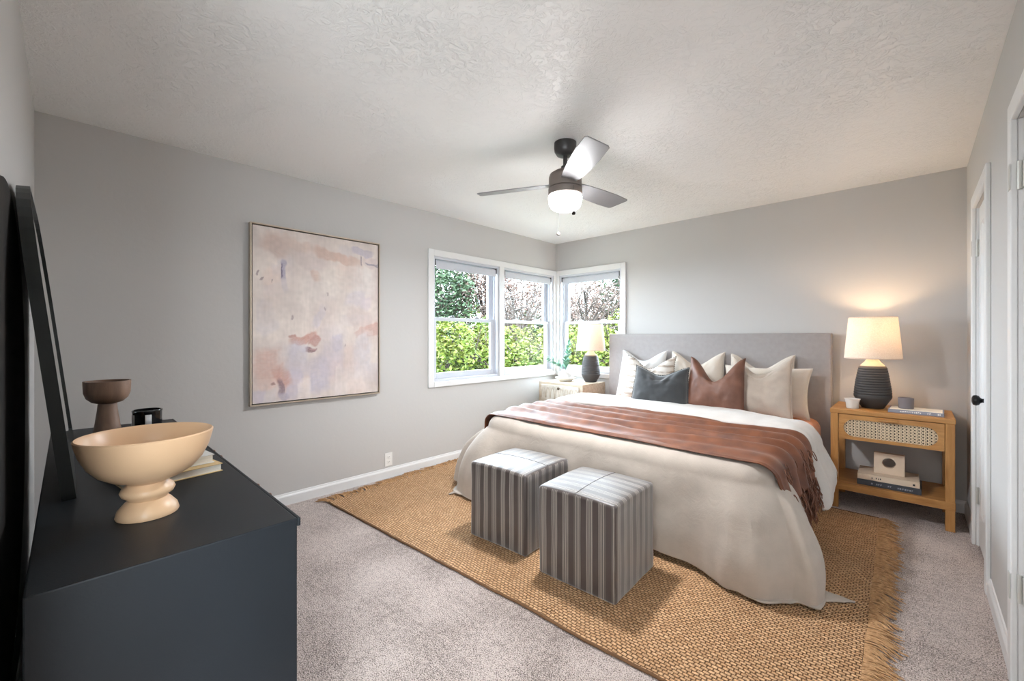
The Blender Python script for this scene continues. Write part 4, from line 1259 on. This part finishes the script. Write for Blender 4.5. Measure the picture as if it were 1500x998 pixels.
bm = bmesh.new(); lathe(bm, [(0, 2.280), (0.035, 2.279), (0.066, 2.272), (0.094, 2.254), (0.101, 2.235), (0.102, 2.172), (0.098, 2.168), (0, 2.168)], 56)
obj('motor_housing', bm, M_HOUSING, fan, smooth=40)
bm = bmesh.new(); lathe(bm, [(0, 2.1675), (0.096, 2.1675), (0.104, 2.163), (0.105, 2.126), (0.101, 2.122), (0, 2.122)], 56)
obj('light_ring', bm, M_HOUSING, fan, smooth=40)
M_BOWL = emission('lit_opal_glass', (0.98, 0.985, 1.0), LAMP_FAN)
bm = bmesh.new(); lathe(bm, [(0.1, 2.1215), (0.103, 2.110), (0.101, 2.080), (0.090, 2.052), (0.070, 2.038), (0.040, 2.031), (0, 2.029)], 56)
obj('glass_bowl', bm, M_BOWL, fan, smooth=180)
fl = bpy.data.lights.new('fan_lamp', 'AREA'); fl.shape = 'DISK'; fl.size = 0.15; fl.energy = LAMP_FAN_DOWN; fl.color = (0.97, 0.975, 1.0)
flo = bpy.data.objects.new('fan_lamp', fl); COL.objects.link(flo); flo.parent = fan; flo.location = (0, 0, 2.022)
M_BLADE = mat('grey_fan_blade', (132, 130, 132), rough=0.38, var=0.03)
for ang in (204, 322, 86):
    a = R(ang); bm = bmesh.new()
    outline = [(0.085, -0.050), (0.16, -0.060), (0.30, -0.070), (0.45, -0.075), (0.585, -0.070), (0.600, -0.058), (0.572, 0.060), (0.555, 0.072), (0.42, 0.075), (0.28, 0.070), (0.16, 0.058), (0.085, 0.045)]
    extrude_poly(bm, outline, -0.003, 0.003)
    bmesh.ops.bevel(bm, geom=[e_ for e_ in bm.edges if abs(e_.verts[0].co.z - e_.verts[1].co.z) < 1e-6], offset=0.0015, segments=1, affect='EDGES')
    Mx = Matrix.Translation((0, 0, 2.195)) @ Matrix.Rotation(a, 4, 'Z') @ Matrix.Rotation(R(-13), 4, 'X')
    for v in bm.verts: v.co = Mx @ v.co
    obj('blade', bm, M_BLADE, fan)
def chain(dx, dy, z0, z1, name='pull_chain'):
    bm = bmesh.new(); z = z0
    tube(bm, [(dx, dy, z0), (dx, dy, z1)], 0.0006, seg=5)
    while z > z1:
        lathe(bm, [(0, -0.0014), (0.0011, -0.0006), (0.0011, 0.0006), (0, 0.0014)], 6, c=(dx, dy, z)); z -= 0.006
    c = obj(name, bm, mat('nickel_chain', (44, 42, 40), rough=0.6, metal=0.0, spec=0.1), fan)
    bm = bmesh.new(); lathe(bm, [(0, -0.012), (0.010, -0.009), (0.012, 0), (0.009, 0.008), (0.003, 0.012), (0, 0.013)], 16, c=(dx, dy, z1 - 0.01))
    obj('chain_knob', bm, mat('weathered_wood_bead', (48, 42, 38), rough=0.8, spec=0.1), c, smooth=50)
ca, sa = math.cos(0.7612), math.sin(0.7612)
chain(0.036 * ca + 0.108 * sa, 0.036 * sa - 0.108 * ca, 2.15, 1.995)
chain(-0.030 * ca - 0.112 * sa, -0.030 * sa + 0.112 * ca, 2.15, 1.925)

# ------------------------------------------------------------------ picture
PY0, PY1, PZ0, PZ1 = -3.505, -2.520, 0.762, 2.051
M_FRAMEG = mat('champagne_metal_frame', (190, 176, 158), rough=0.35, metal=0.55, var=0.03)
pic = thing('framed_painting', 'large framed abstract painting in pink, cream and lavender on the left wall', 'painting', (0.0, (PY0 + PY1) / 2, (PZ0 + PZ1) / 2))
pw, ph = (PY1 - PY0) / 2, (PZ1 - PZ0) / 2
bm = bmesh.new(); fw = 0.010; dp = 0.045
for a0, a1, z0, z1 in ((-pw, -pw + fw, -ph, ph), (pw - fw, pw, -ph, ph), (-pw + fw, pw - fw, -ph, -ph + fw), (-pw + fw, pw - fw, ph - fw, ph)):
    box(bm, 0.004, dp, a0, a1, z0, z1, bev=0.0012, seg=1)
obj('frame', bm, M_FRAMEG, pic)
obj('backing', B(0.002, 0.012, -pw + fw, pw - fw, -ph + fw, ph - fw), M_BLACK, pic)
# painted canvas, strokes laid into a colour attribute
cw, chh = pw - fw - 0.007, ph - fw - 0.007
NX, NZ = 210, 280
rnp = random.Random(21)
BASE = [(226, 214, 206), (216, 202, 194), (222, 206, 198), (230, 221, 213)]
strokes = []      # (u, v, half w, half h, angle, colour, alpha, softness)
def S(u, v, hw_, hh_, ang, col, al=0.8, soft=0.25): strokes.append((u, v, hw_, hh_, R(ang), col, al, soft))
for i in range(70):
    S(rnp.random(), rnp.random(), rnp.uniform(.05, .18), rnp.uniform(.03, .12), rnp.choice((0, 90, 8, -12, 80)), rnp.choice(BASE + [(208, 190, 186), (202, 196, 204), (228, 200, 188)]), rnp.uniform(.3, .7), rnp.uniform(.2, .6))
S(.16, .90, .14, .07, -20, (204, 172, 158), .75, .5); S(.30, .93, .10, .04, -10, (216, 190, 176), .7, .4); S(.13, .82, .045, .03, 0, (232, 218, 208), .9, .5)
S(.60, .88, .22, .035, -12, (202, 164, 146), .75, .35); S(.75, .86, .12, .03, -8, (216, 186, 172), .7, .35); S(.86, .93, .10, .025, 0, (184, 176, 194), .8, .2); S(.92, .88, .07, .03, 0, (208, 192, 190), .8, .2)
S(.84, .875, .006, .03, 0, (92, 84, 96), .8, .3); S(.95, .87, .07, .006, -4, (120, 116, 134), .7, .3)
S(.225, .755, .022, .065, 3, (158, 150, 174), .85, .35); S(.215, .745, .007, .045, 3, (84, 74, 96), .8, .3); S(.24, .665, .022, .045, 0, (196, 188, 200), .8, .4)
S(.47, .75, .035, .05, 20, (206, 166, 150), .7, .3); S(.475, .735, .015, .022, 20, (192, 146, 128), .7, .3); S(.60, .72, .16, .10, 0, (232, 222, 212), .8, .5)
S(.86, .74, .14, .12, 0, (232, 226, 222), .75, .4); S(.80, .62, .10, .06, 0, (204, 196, 204), .7, .4); S(.90, .60, .07, .05, 0, (212, 200, 206), .7, .4)
S(.30, .57, .28, .14, 0, (216, 204, 196), .6, .5); S(.38, .56, .05, .09, 8, (230, 218, 210), .7, .3); S(.48, .50, .035, .09, -30, (204, 196, 206), .7, .4)
S(.95, .43, .09, .045, 25, (206, 162, 150), .85, .25); S(.83, .41, .07, .022, 15, (208, 170, 158), .8, .25); S(.90, .40, .05, .02, 0, (228, 206, 198), .8, .3)
S(.35, .365, .11, .030, 20, (190, 138, 124), .85, .3); S(.45, .345, .05, .028, -30, (180, 124, 112), .85, .3); S(.42, .300, .055, .014, -28, (104, 66, 72), .9, .3); S(.44, .298, .030, .007, -28, (182, 140, 140), .8, .3); S(.26, .375, .03, .012, 25, (170, 116, 102), .8, .3)
S(.33, .24, .08, .12, 0, (200, 196, 212), .75, .4); S(.48, .14, .10, .12, 0, (188, 182, 198), .75, .35); S(.28, .10, .07, .10, 0, (196, 190, 206), .75, .35); S(.60, .22, .10, .12, 0, (198, 190, 202), .6, .4); S(.62, .34, .05, .05, 0, (188, 182, 200), .6, .3)
S(.85, .26, .10, .16, 0, (208, 206, 216), .6, .4); S(.78, .10, .16, .10, 0, (224, 212, 208), .7, .4)
S(.10, .22, .11, .11, 0, (212, 172, 158), .85, .35); S(.20, .14, .06, .07, 20, (198, 150, 136), .75, .35); S(.08, .10, .08, .04, 0, (224, 192, 180), .8, .4); S(.03, .04, .05, .04, 0, (206, 196, 212), .8, .3)
S(.185, .085, .020, .055, 5, (112, 92, 106), .7, .4); S(.12, .10, .02, .012, 20, (122, 86, 84), .6, .4); S(.21, .03, .04, .02, 0, (168, 160, 180), .7, .4)
S(.36, .06, .05, .07, 0, (232, 222, 218), .8, .3); S(.64, .10, .03, .12, 0, (226, 214, 210), .8, .2)
for q in ((.02, .74), (.05, .71), (.13, .69), (.55, .64), (.54, .56), (.70, .32), (.27, .49)): S(q[0], q[1], .006, .012, rnp.uniform(-40, 40), (110, 92, 98), .6, .3)
verts = []; faces = []; cols = []
for j in range(NZ + 1):
    for i in range(NX + 1):
        u, v = i / NX, j / NZ
        wu = u + 0.035 * nz(u * 7, v * 6, 1) + 0.016 * nz(u * 26, v * 18, 2) + 0.006 * nz(u * 70, v * 40, 12); wv = v + 0.030 * nz(u * 7, v * 8, 5) + 0.012 * nz(u * 22, v * 30, 6)
        c = list(BASE[0]); rel = 0.0
        for (su, sv, shw, shh, an, col, al, soft) in strokes:
            du, dv_ = wu - su, (wv - sv)
            if abs(du) > shw + shh * 1.4 + .03 or abs(dv_) > shw + shh * 1.4 + .03: continue
            ca_, sa_ = math.cos(an), math.sin(an)
            a = (du * ca_ + dv_ * 1.3 * sa_) / shw; b = (-du * sa_ + dv_ * 1.3 * ca_) / (shh * 1.3)
            d = max(abs(a), abs(b)) * 0.6 + math.hypot(a, b) * 0.4
            k = al * (1 - smoothstep(1 - soft, 1 + soft * .4, d)) * (0.85 + 0.3 * nz(a * 2 + su * 50, b * 14, sv * 9))
            k = max(0, min(1, k))
            for q in range(3): c[q] += (col[q] - c[q]) * k
            rel += k * 0.0006
        g = 0.5 + 0.5 * max(-1, min(1, 1.8 * nz(u * 5, v * 6, 31) + 0.9 * nz(u * 17, v * 11, 33)))
        c = [x + (y_ - x) * 0.42 * g for x, y_ in zip(c, (186, 174, 170))]
        sh = 0.97 + 0.02 * nz(u * 70, v * 12, 3) + 0.03 * nz(u * 30, v * 40, 8)
        cols.append(lin([max(0, min(255, x * sh)) for x in c]))
        verts.append((0.036 + min(rel, .003) + 0.0004 * nz(u * 60, v * 60), -cw + 2 * cw * u, -chh + 2 * chh * v))
for j in range(NZ):
    for i in range(NX):
        a = j * (NX + 1) + i; faces.append((a, a + 1, a + NX + 2, a + NX + 1))
nb = len(verts)
verts += [(0.013, -cw, -chh), (0.013, cw, -chh), (0.013, cw, chh), (0.013, -cw, chh)]; cols += [lin((220, 214, 206))] * 4
c00, c10, c11, c01 = 0, NX, (NZ + 1) * (NX + 1) - 1, NZ * (NX + 1)
faces += [(nb, nb + 1, c10, c00), (nb + 1, nb + 2, c11, c10), (nb + 2, nb + 3, c01, c11), (nb + 3, nb, c00, c01)]
m_can, nt, b = new_mat('painted_canvas')
at = N(nt, 'ShaderNodeVertexColor', layer_name='paint'); nt.links.new(at.outputs['Color'], b.inputs['Base Color']); b.inputs['Roughness'].default_value = 0.6
cv = rawobj('canvas', verts, faces, m_can, pic)
la = cv.data.color_attributes.new('paint', 'FLOAT_COLOR', 'POINT')
la.data.foreach_set('color', [x for c in cols for x in c])
for p in cv.data.polygons[:NX * NZ]: p.use_smooth = True

# ------------------------------------------------------------------ wall outlets
M_PLATE = mat('white_outlet_plastic', (232, 231, 228), rough=0.3, var=0.01)
M_SLOT = mat('outlet_slots', (60, 58, 56), rough=0.6)
def outlet(loc, axis, label, plug=False):
    t = thing('wall_outlet', label, 'outlet', loc)
    def f(bm, a0, a1, d0, d1, z0, z1, bev=0.0):
        if axis == 'x': box(bm, d0, d1, a0, a1, z0, z1, bev=bev)
        else: box(bm, a0, a1, d0, d1, z0, z1, bev=bev)
    bm = bmesh.new(); f(bm, -0.036, 0.036, 0.0, 0.005, -0.058, 0.058, bev=0.002); obj('cover_plate', bm, M_PLATE, t)
    for zc in (-0.021, 0.021):
        bm = bmesh.new(); f(bm, -0.017, 0.017, 0.0045, 0.0075, zc - 0.014, zc + 0.014, bev=0.002); r = obj('socket', bm, M_PLATE, t)
        bm = bmesh.new()
        for sx in (-0.0065, 0.0065): f(bm, sx - 0.001, sx + 0.001, 0.0074, 0.0079, zc - 0.003, zc + 0.006)
        f(bm, -0.002, 0.002, 0.0074, 0.0079, zc - 0.010, zc - 0.006); obj('slot', bm, M_SLOT, r)
    return t
outlet((0.0005, -2.415, 0.163), 'x', 'white wall outlet low on the left wall, between the painting and the bed')
outlet((1.30, -L + 0.0005, 0.33), 'y', 'white wall outlet on the near wall, in the gap behind the dark dresser')

# ------------------------------------------------------------------ dresser
M_DRESS = mat('blue_black_dresser_paint', (21, 26, 31), rough=0.45, var=0.10, vscale=5, bump=0.12, bscale=260, spec=0.35)
dr2 = thing('dresser', 'low matt charcoal dresser along the near wall holding bowls and books', 'dresser', (1.355, -4.205, 0))
dx0, dx1, dy0, dy1 = -0.92, 0.92, -0.228, 0.223
obj('carcass', B(dx0, dx1, dy0, dy1 - 0.004, 0.06, 0.80, bev=0.003), M_DRESS, dr2)
obj('top_lip', B(dx0, dx1, dy1 - 0.0038, dy1 + 0.004, 0.779, 0.80, bev=0.002), M_DRESS, dr2)
obj('plinth', B(dx0 + 0.03, dx1 - 0.03, dy0 + 0.02, dy1 - 0.04, 0.0, 0.06), M_DRESS, dr2)
M_KNOBW = mat('copper_brown_knob', (124, 82, 60), rough=0.35, metal=0.5)
wd = (dx1 - dx0 - 0.04) / 3
for c in range(3):
    for r_ in range(3):
        a0 = dx0 + 0.02 + c * wd + 0.004; a1 = a0 + wd - 0.008; z1 = 0.776 - r_ * 0.234; z0 = z1 - 0.220
        d = obj('drawer', B(a0, a1, dy1 - 0.0035, dy1 + 0.004, z0, z1, bev=0.0018), M_DRESS, dr2)
        for q in (0.28, 0.48):
            bm = bmesh.new(); lathe(bm, [(0, 0), (0.006, 0), (0.005, 0.010), (0.011, 0.015), (0.0135, 0.024), (0.010, 0.032), (0, 0.033)], 18)
            xc = a0 + (a1 - a0) * q
            for v in bm.verts: v.co = Vector((xc + v.co.x, dy1 + 0.0045 + v.co.z, z1 - 0.019 + v.co.y))
            obj('knob', bm, M_KNOBW, d, smooth=50)

# pedestal bowl
M_PEACHB = mat('pale_peach_glazed_ceramic', (214, 178, 142), rough=0.35, var=0.03, vscale=4, spec=0.4)
bm = bmesh.new()
prof = [(0, 0), (0.068, 0.0), (0.070, 0.004), (0.066, 0.018), (0.052, 0.034), (0.043, 0.041), (0.046, 0.046), (0.057, 0.053), (0.061, 0.062), (0.057, 0.071), (0.047, 0.078), (0.045, 0.083), (0.052, 0.088), (0.080, 0.096),
        (0.108, 0.112), (0.130, 0.135), (0.146, 0.165), (0.155, 0.196), (0.1565, 0.203), (0.153, 0.2055), (0.148, 0.201), (0.139, 0.168), (0.123, 0.140), (0.100, 0.118), (0.06, 0.104), (0, 0.100)]
prof = [(q[0] * (0.87 if q[1] > 0.086 or q[0] > .1 else 0.90), q[1]) for q in prof]
lathe(bm, prof, 72)
tag(obj('pedestal_bowl', bm, M_PEACHB, None, (1.972, -4.238, 0.8005), smooth=50), 'large pale peach pedestal bowl with a beaded stem on the near end of the dresser', 'bowl')
# wooden goblet
M_WALNUT = wood('grey_brown_walnut', (104, 80, 64), (146, 116, 96), scale=(8, 8, 2), rough=0.5)
gb = thing('wooden_goblet', 'brown wooden goblet shaped bowl on a flared stem at the far end of the dresser', 'goblet', (0.76, -4.255, 0.8005))
bm = bmesh.new(); lathe(bm, [(0, 0), (0.050, 0), (0.051, 0.004), (0.042, 0.060), (0.034, 0.125), (0.032, 0.150), (0, 0.150)], 40); obj('stem', bm, M_WALNUT, gb, smooth=50)
bm = bmesh.new(); lathe(bm, [(0, 0.1505), (0.030, 0.1505), (0.052, 0.158), (0.070, 0.176), (0.078, 0.200), (0.080, 0.240), (0.080, 0.252), (0.073, 0.252), (0.071, 0.205), (0.060, 0.180), (0, 0.172)], 48); obj('cup', bm, M_WALNUT, gb, smooth=50)
# black candle bowl with white labels
cb = thing('candle_jar', 'glossy black lobed candle jar with white labels, behind the peach bowl on the dresser', 'candle', (0.62, -4.105, 0.8005))
bm = bmesh.new()
lob = lambda a, z: 1 + 0.035 * abs(math.cos(2.5 * a))
lathe(bm, [(0, 0), (0.052, 0), (0.055, 0.004), (0.056, 0.078), (0.058, 0.084), (0.056, 0.088), (0.051, 0.088), (0.050, 0.06), (0, 0.058)], 80, wob=lob)
obj('jar', bm, mat('gloss_black_ceramic', (24, 24, 26), rough=0.12), cb, smooth=50)
for ang in (-52, 18):
    bm = bmesh.new()
    def lab(u, v):
        a = R(ang - 12 + 24 * u) - R(20); r = 0.0565 * lob(a, 0) + 0.0006
        return (r * math.cos(a), r * math.sin(a), 0.008 + 0.060 * v)
    grid(bm, 8, 2, lab); o = obj('label', bm, mat('white_paper_label', (216, 218, 222), rough=0.7), cb, smooth=180)
    o.modifiers.new('thick', 'SOLIDIFY').thickness = 0.0004
# books behind the bowl
M_GOLDB = mat('cream_gilt_book_cover', (206, 178, 130), rough=0.5)
M_WHB = mat('white_book_cover', (222, 220, 216), rough=0.5)
book('book', 'cream book with gilt edges lying at the bottom of the pair behind the peach bowl', (1.580, -4.165, 0.8005), R(-80), 0.245, 0.29, 0.026, M_GOLDB)
book('book', 'white book lying on the cream one behind the peach bowl on the dresser', (1.560, -4.160, 0.8270), R(-83), 0.215, 0.26, 0.028, M_WHB)

# arched mirror leaning on the wall
def mirror_material():
    m, nt, b = new_mat('mirror_glass'); b.inputs['Base Color'].default_value = (0.86, 0.87, 0.87, 1); b.inputs['Metallic'].default_value = 1.0; b.inputs['Roughness'].default_value = 0.02
    return m
mr = thing('arched_mirror', 'black framed arched mirror leaning against the near wall on top of the dresser', 'mirror', (1.075, -4.376, 0.8005))
mw, mh, mc = 0.625, 0.935, 0.42
def arch(inset):
    a = mw - inset; pts = [(-a, inset if inset else 0), (a, inset if inset else 0)]
    for k in range(15):
        t = (PI / 2) * k / 14; pts.append((a - mc + (mc) * math.cos(t) , mh - inset - mc * 0.95 + mc * 0.95 * math.sin(t)))
    for k in range(15):
        t = PI / 2 + (PI / 2) * k / 14; pts.append((-(a - mc) + (mc) * math.cos(t), mh - inset - mc * 0.95 + mc * 0.95 * math.sin(t)))
    return pts
LEAN = Matrix.Rotation(R(6.1), 4, 'X')
def lm_(p, d): return tuple(LEAN @ Vector((p[0], d, p[1])))
bm = bmesh.new()
o_, i_ = arch(0), arch(0.012)
vo = [[bm.verts.new(lm_(p, d)) for p in o_] for d in (0.014, -0.014)]; vi = [[bm.verts.new(lm_(p, d)) for p in i_] for d in (0.014, -0.014)]
n = len(o_)
for i in range(n):
    j = (i + 1) % n
    bm.faces.new((vo[0][i], vo[0][j], vi[0][j], vi[0][i])); bm.faces.new((vo[1][i], vo[1][j], vi[1][j], vi[1][i]))
    bm.faces.new((vo[0][i], vo[0][j], vo[1][j], vo[1][i])); bm.faces.new((vi[0][i], vi[0][j], vi[1][j], vi[1][i]))
M_MFRAME = mat('black_green_metal_frame', (36, 40, 39), rough=0.42, metal=0.2)
obj('frame', bm, M_MFRAME, mr)
bm = bmesh.new(); extrude_poly(bm, arch(0.0125), 0.004, 0.008, lambda p, z: lm_(p, z)); obj('mirror_glass', bm, mirror_material(), mr)
bm = bmesh.new(); extrude_poly(bm, arch(0.0125), -0.012, 0.0035, lambda p, z: lm_(p, z)); obj('backing_board', bm, M_MFRAME, mr)

# big dark round panel on the near wall behind the dresser
bm = bmesh.new(); n = 72; rr = 0.68
pts = [(rr * math.cos(2 * PI * k / n), rr * math.sin(2 * PI * k / n)) for k in range(n)]
extrude_poly(bm, pts, 0, 0.010, lambda p, z: (p[0], z, p[1]))
tag(obj('round_wall_panel', bm, mat('rough_black_wood', (12, 11, 10), rough=0.9, col2=(34, 28, 24), vscale=9, bump=0.4), None, (1.62, -L + 0.0005, 0.98)), 'big round near black panel on the near wall, at the left edge of the photo behind the mirror', 'wall panel')

# ------------------------------------------------------------------ outside: garden below an upper floor window
GZ = -3.2
gm = mat('lawn', (96, 98, 88), rough=0.95, col2=(118, 116, 104), vscale=1.2)
struct(obj('ground', B(-60, 40, -40, 70, GZ - 0.3, GZ), gm))
M_BARK = mat('bark', (48, 40, 35), rough=0.95, var=0.2, vscale=14, bump=0.5, bscale=30)
def leaf_material(name, cols):
    m, nt, b = new_mat(name)
    oi = N(nt, 'ShaderNodeTexCoord'); n = N(nt, 'ShaderNodeTexNoise', _Scale=1.3, _Detail=8.0, _Roughness=0.85); nt.links.new(oi.outputs['Object'], n.inputs['Vector'])
    k = len(cols)
    r = ramp(nt, [(0.34 + 0.32 * i / (k - 1), lin(c)) for i, c in enumerate(cols)]); nt.links.new(n.outputs['Fac'], r.inputs['Fac'])
    nt.links.new(r.outputs['Color'], b.inputs['Base Color']); b.inputs['Roughness'].default_value = 0.6
    b.inputs['Specular IOR Level'].default_value = 0.25
    return m
LG = leaf_material('spring_green_leaves', [(30, 46, 10), (52, 74, 16), (80, 88, 28), (92, 84, 50)])
LD = leaf_material('deep_green_leaves', [(17, 32, 20), (32, 50, 28), (50, 66, 40)])
LP = leaf_material('pink_white_blossom', [(62, 46, 40), (96, 80, 74), (112, 100, 94)])
LY = leaf_material('yellow_green_leaves', [(44, 56, 12), (72, 82, 20), (92, 92, 42)])
def tree(name, label, cat, x, y, h, rx, rz_, n, leaf, m, seed, zc=None, group=None, branches=14, hollow=0.55, lean=0.0, trunk_r=0.09):
    rn = random.Random(seed); t = thing(name, label, cat, (x, y, GZ), 0, group)
    zc = h - rz_ if zc is None else zc
    bm = bmesh.new()
    tube(bm, [(0, 0, 0), (0.1 * lean, 0.05, zc * 0.5), (0.3 * lean, 0, zc), (0.4 * lean, 0, zc + rz_ * 0.6)], [trunk_r, trunk_r * .8, trunk_r * .5, trunk_r * .15], seg=8)
    for i in range(branches):
        a = rn.uniform(0, 2 * PI); s = rn.uniform(0.3, 0.95); z0 = zc * rn.uniform(0.45, 1.1); q = rn.uniform(0.5, 1.0)
        e_ = Vector((rx * q * math.cos(a), rx * q * math.sin(a), zc + rz_ * rn.uniform(-0.2, 0.95)))
        s0 = Vector((0.2 * lean, 0, z0)); mid = s0.lerp(e_, 0.5) + Vector((rn.uniform(-.2, .2), rn.uniform(-.2, .2), rn.uniform(0, .3)))
        tube(bm, [s0, mid, e_], [trunk_r * .4, trunk_r * .25, trunk_r * .06], seg=5, cap=False)
        for k in range(4):
            f = rn.uniform(.3, 1); b0 = s0.lerp(mid, f) if rn.random() < .4 else mid.lerp(e_, f); e2 = b0 + Vector((rn.uniform(-1, 1), rn.uniform(-1, 1), rn.uniform(-.1, 1))) * rx * 0.38
            tube(bm, [b0, b0.lerp(e2, .5) + Vector((0, 0, .05)), e2], [trunk_r * .16, trunk_r * .1, trunk_r * .04], seg=4, cap=False)
    obj('trunk', bm, M_BARK, t, smooth=180)
    if n:
        blobs = [(Vector((rn.uniform(-1, 1) * rx * .7, rn.uniform(-1, 1) * rx * .7, zc + rn.uniform(-.75, .75) * rz_)), rn.uniform(.28, .5)) for _ in range(16)]
        V = []; F = []
        for i in range(n):
            c, s = rn.choice(blobs)
            d = Vector((rn.gauss(0, 1), rn.gauss(0, 1), rn.gauss(0, 1))).normalized() * (rn.uniform(hollow, 1.0) ** 0.6)
            p = c + Vector((d.x * rx * s, d.y * rx * s, d.z * rz_ * s))
            a1 = Vector((rn.gauss(0, 1), rn.gauss(0, 1), rn.gauss(0, .6))).normalized(); a2 = a1.cross(Vector((rn.gauss(0, 1), rn.gauss(0, 1), rn.gauss(0, 1)))).normalized()
            l = leaf * rn.uniform(.6, 1.3); w = l * .5; b = len(V)
            up = a1.cross(a2) * l * .12
            V += [tuple(p - a1 * l), tuple(p + a2 * w + up), tuple(p + a1 * l), tuple(p - a2 * w + up)]; F.append((b, b + 1, b + 2, b + 3))
        rawobj('foliage', V, F, m, t)
    return t
def at(px, dist):
    """a place outside at dist metres along the sight line through column px"""
    t = (px - 750) / 620.95; s_, c_ = math.sin(0.7612), math.cos(0.7612)
    return CX + dist * (-s_ + t * c_), CY + dist * (c_ + t * s_)
specs = [
    ('leafy_shrub', 'bright green leafy tree filling the lower left window pane', 'tree', 650, 9.5, 5.0, 1.35, 1.5, 12000, .055, LG, 1),
    ('leafy_shrub', 'yellow green leafy tree low behind the right half of the left window', 'tree', 705, 10.7, 4.9, 1.2, 1.4, 10000, .055, LY, 2),
    ('leafy_shrub', 'green leafy tree low behind the middle window', 'tree', 752, 10.0, 4.7, 1.15, 1.4, 10000, .05, LG, 3),
    ('leafy_shrub', 'yellow green leafy tree low behind the right side of the middle window', 'tree', 800, 11.5, 4.9, 1.2, 1.4, 9000, .05, LY, 4),
    ('leafy_shrub', 'green leafy tree low behind the bedside lamp window', 'tree', 848, 10.5, 4.8, 1.2, 1.4, 10000, .05, LG, 5),
    ('leafy_shrub', 'yellow green leafy tree low at the right edge of the lamp window', 'tree', 900, 11.5, 5.1, 1.3, 1.4, 9000, .05, LY, 6),
    ('evergreen_tree', 'tall dark green tree in the upper left window pane', 'tree', 645, 15.0, 8.2, 2.0, 2.6, 14000, .07, LD, 7),
    ('evergreen_tree', 'dark green tree at the right edge of the lamp window, seen small and high', 'tree', 925, 15.0, 7.6, 1.0, 1.9, 4500, .07, LD, 8),
    ('blossom_tree', 'pinkish blossoming tree behind the upper part of the left window', 'tree', 712, 16.5, 7.2, 1.5, 1.7, 9500, .05, LP, 9),
    ('blossom_tree', 'pinkish blossoming tree behind the upper middle window', 'tree', 772, 16.0, 7.4, 1.9, 1.9, 12000, .05, LP, 10),
    ('blossom_tree', 'pinkish blossoming tree behind the upper lamp window', 'tree', 870, 16.5, 6.7, 2.1, 1.6, 11000, .05, LP, 11),
    ('bare_tree', 'bare branched tree rising above the blossom in the middle window', 'tree', 752, 13.0, 6.9, 1.4, 1.8, 0, .05, LP, 12),
    ('bare_tree', 'bare branched tree against the sky in the lamp window', 'tree', 858, 13.0, 6.8, 1.4, 1.8, 0, .05, LP, 13),
]
for (nm, lab_, cat, px, dist, h_, rx, rz_, n_, lf, mm, sd) in specs:
    x, y = at(px, dist)
    tree(nm, lab_, cat, x, y, h_, rx, rz_, n_, lf, mm, sd, branches=24 if n_ == 0 else 12, trunk_r=0.10 if n_ == 0 else 0.09)
# a row of far trees that closes the view low down
for k, px in enumerate((560, 640, 720, 800, 880, 960)):
    x, y = at(px, 22)
    o = tree('distant_tree', ['distant green tree far behind the left window edge', 'distant green tree far behind the left window', 'distant green tree far behind the mullion of the two left windows', 'distant green tree far behind the room corner', 'distant green tree far behind the bedside lamp', 'distant green tree far behind the headboard side of the lamp window'][k],
             'tree', x, y, 6.0, 2.2, 2.1, 7000, .10, LD if k % 2 else LG, 30 + k)
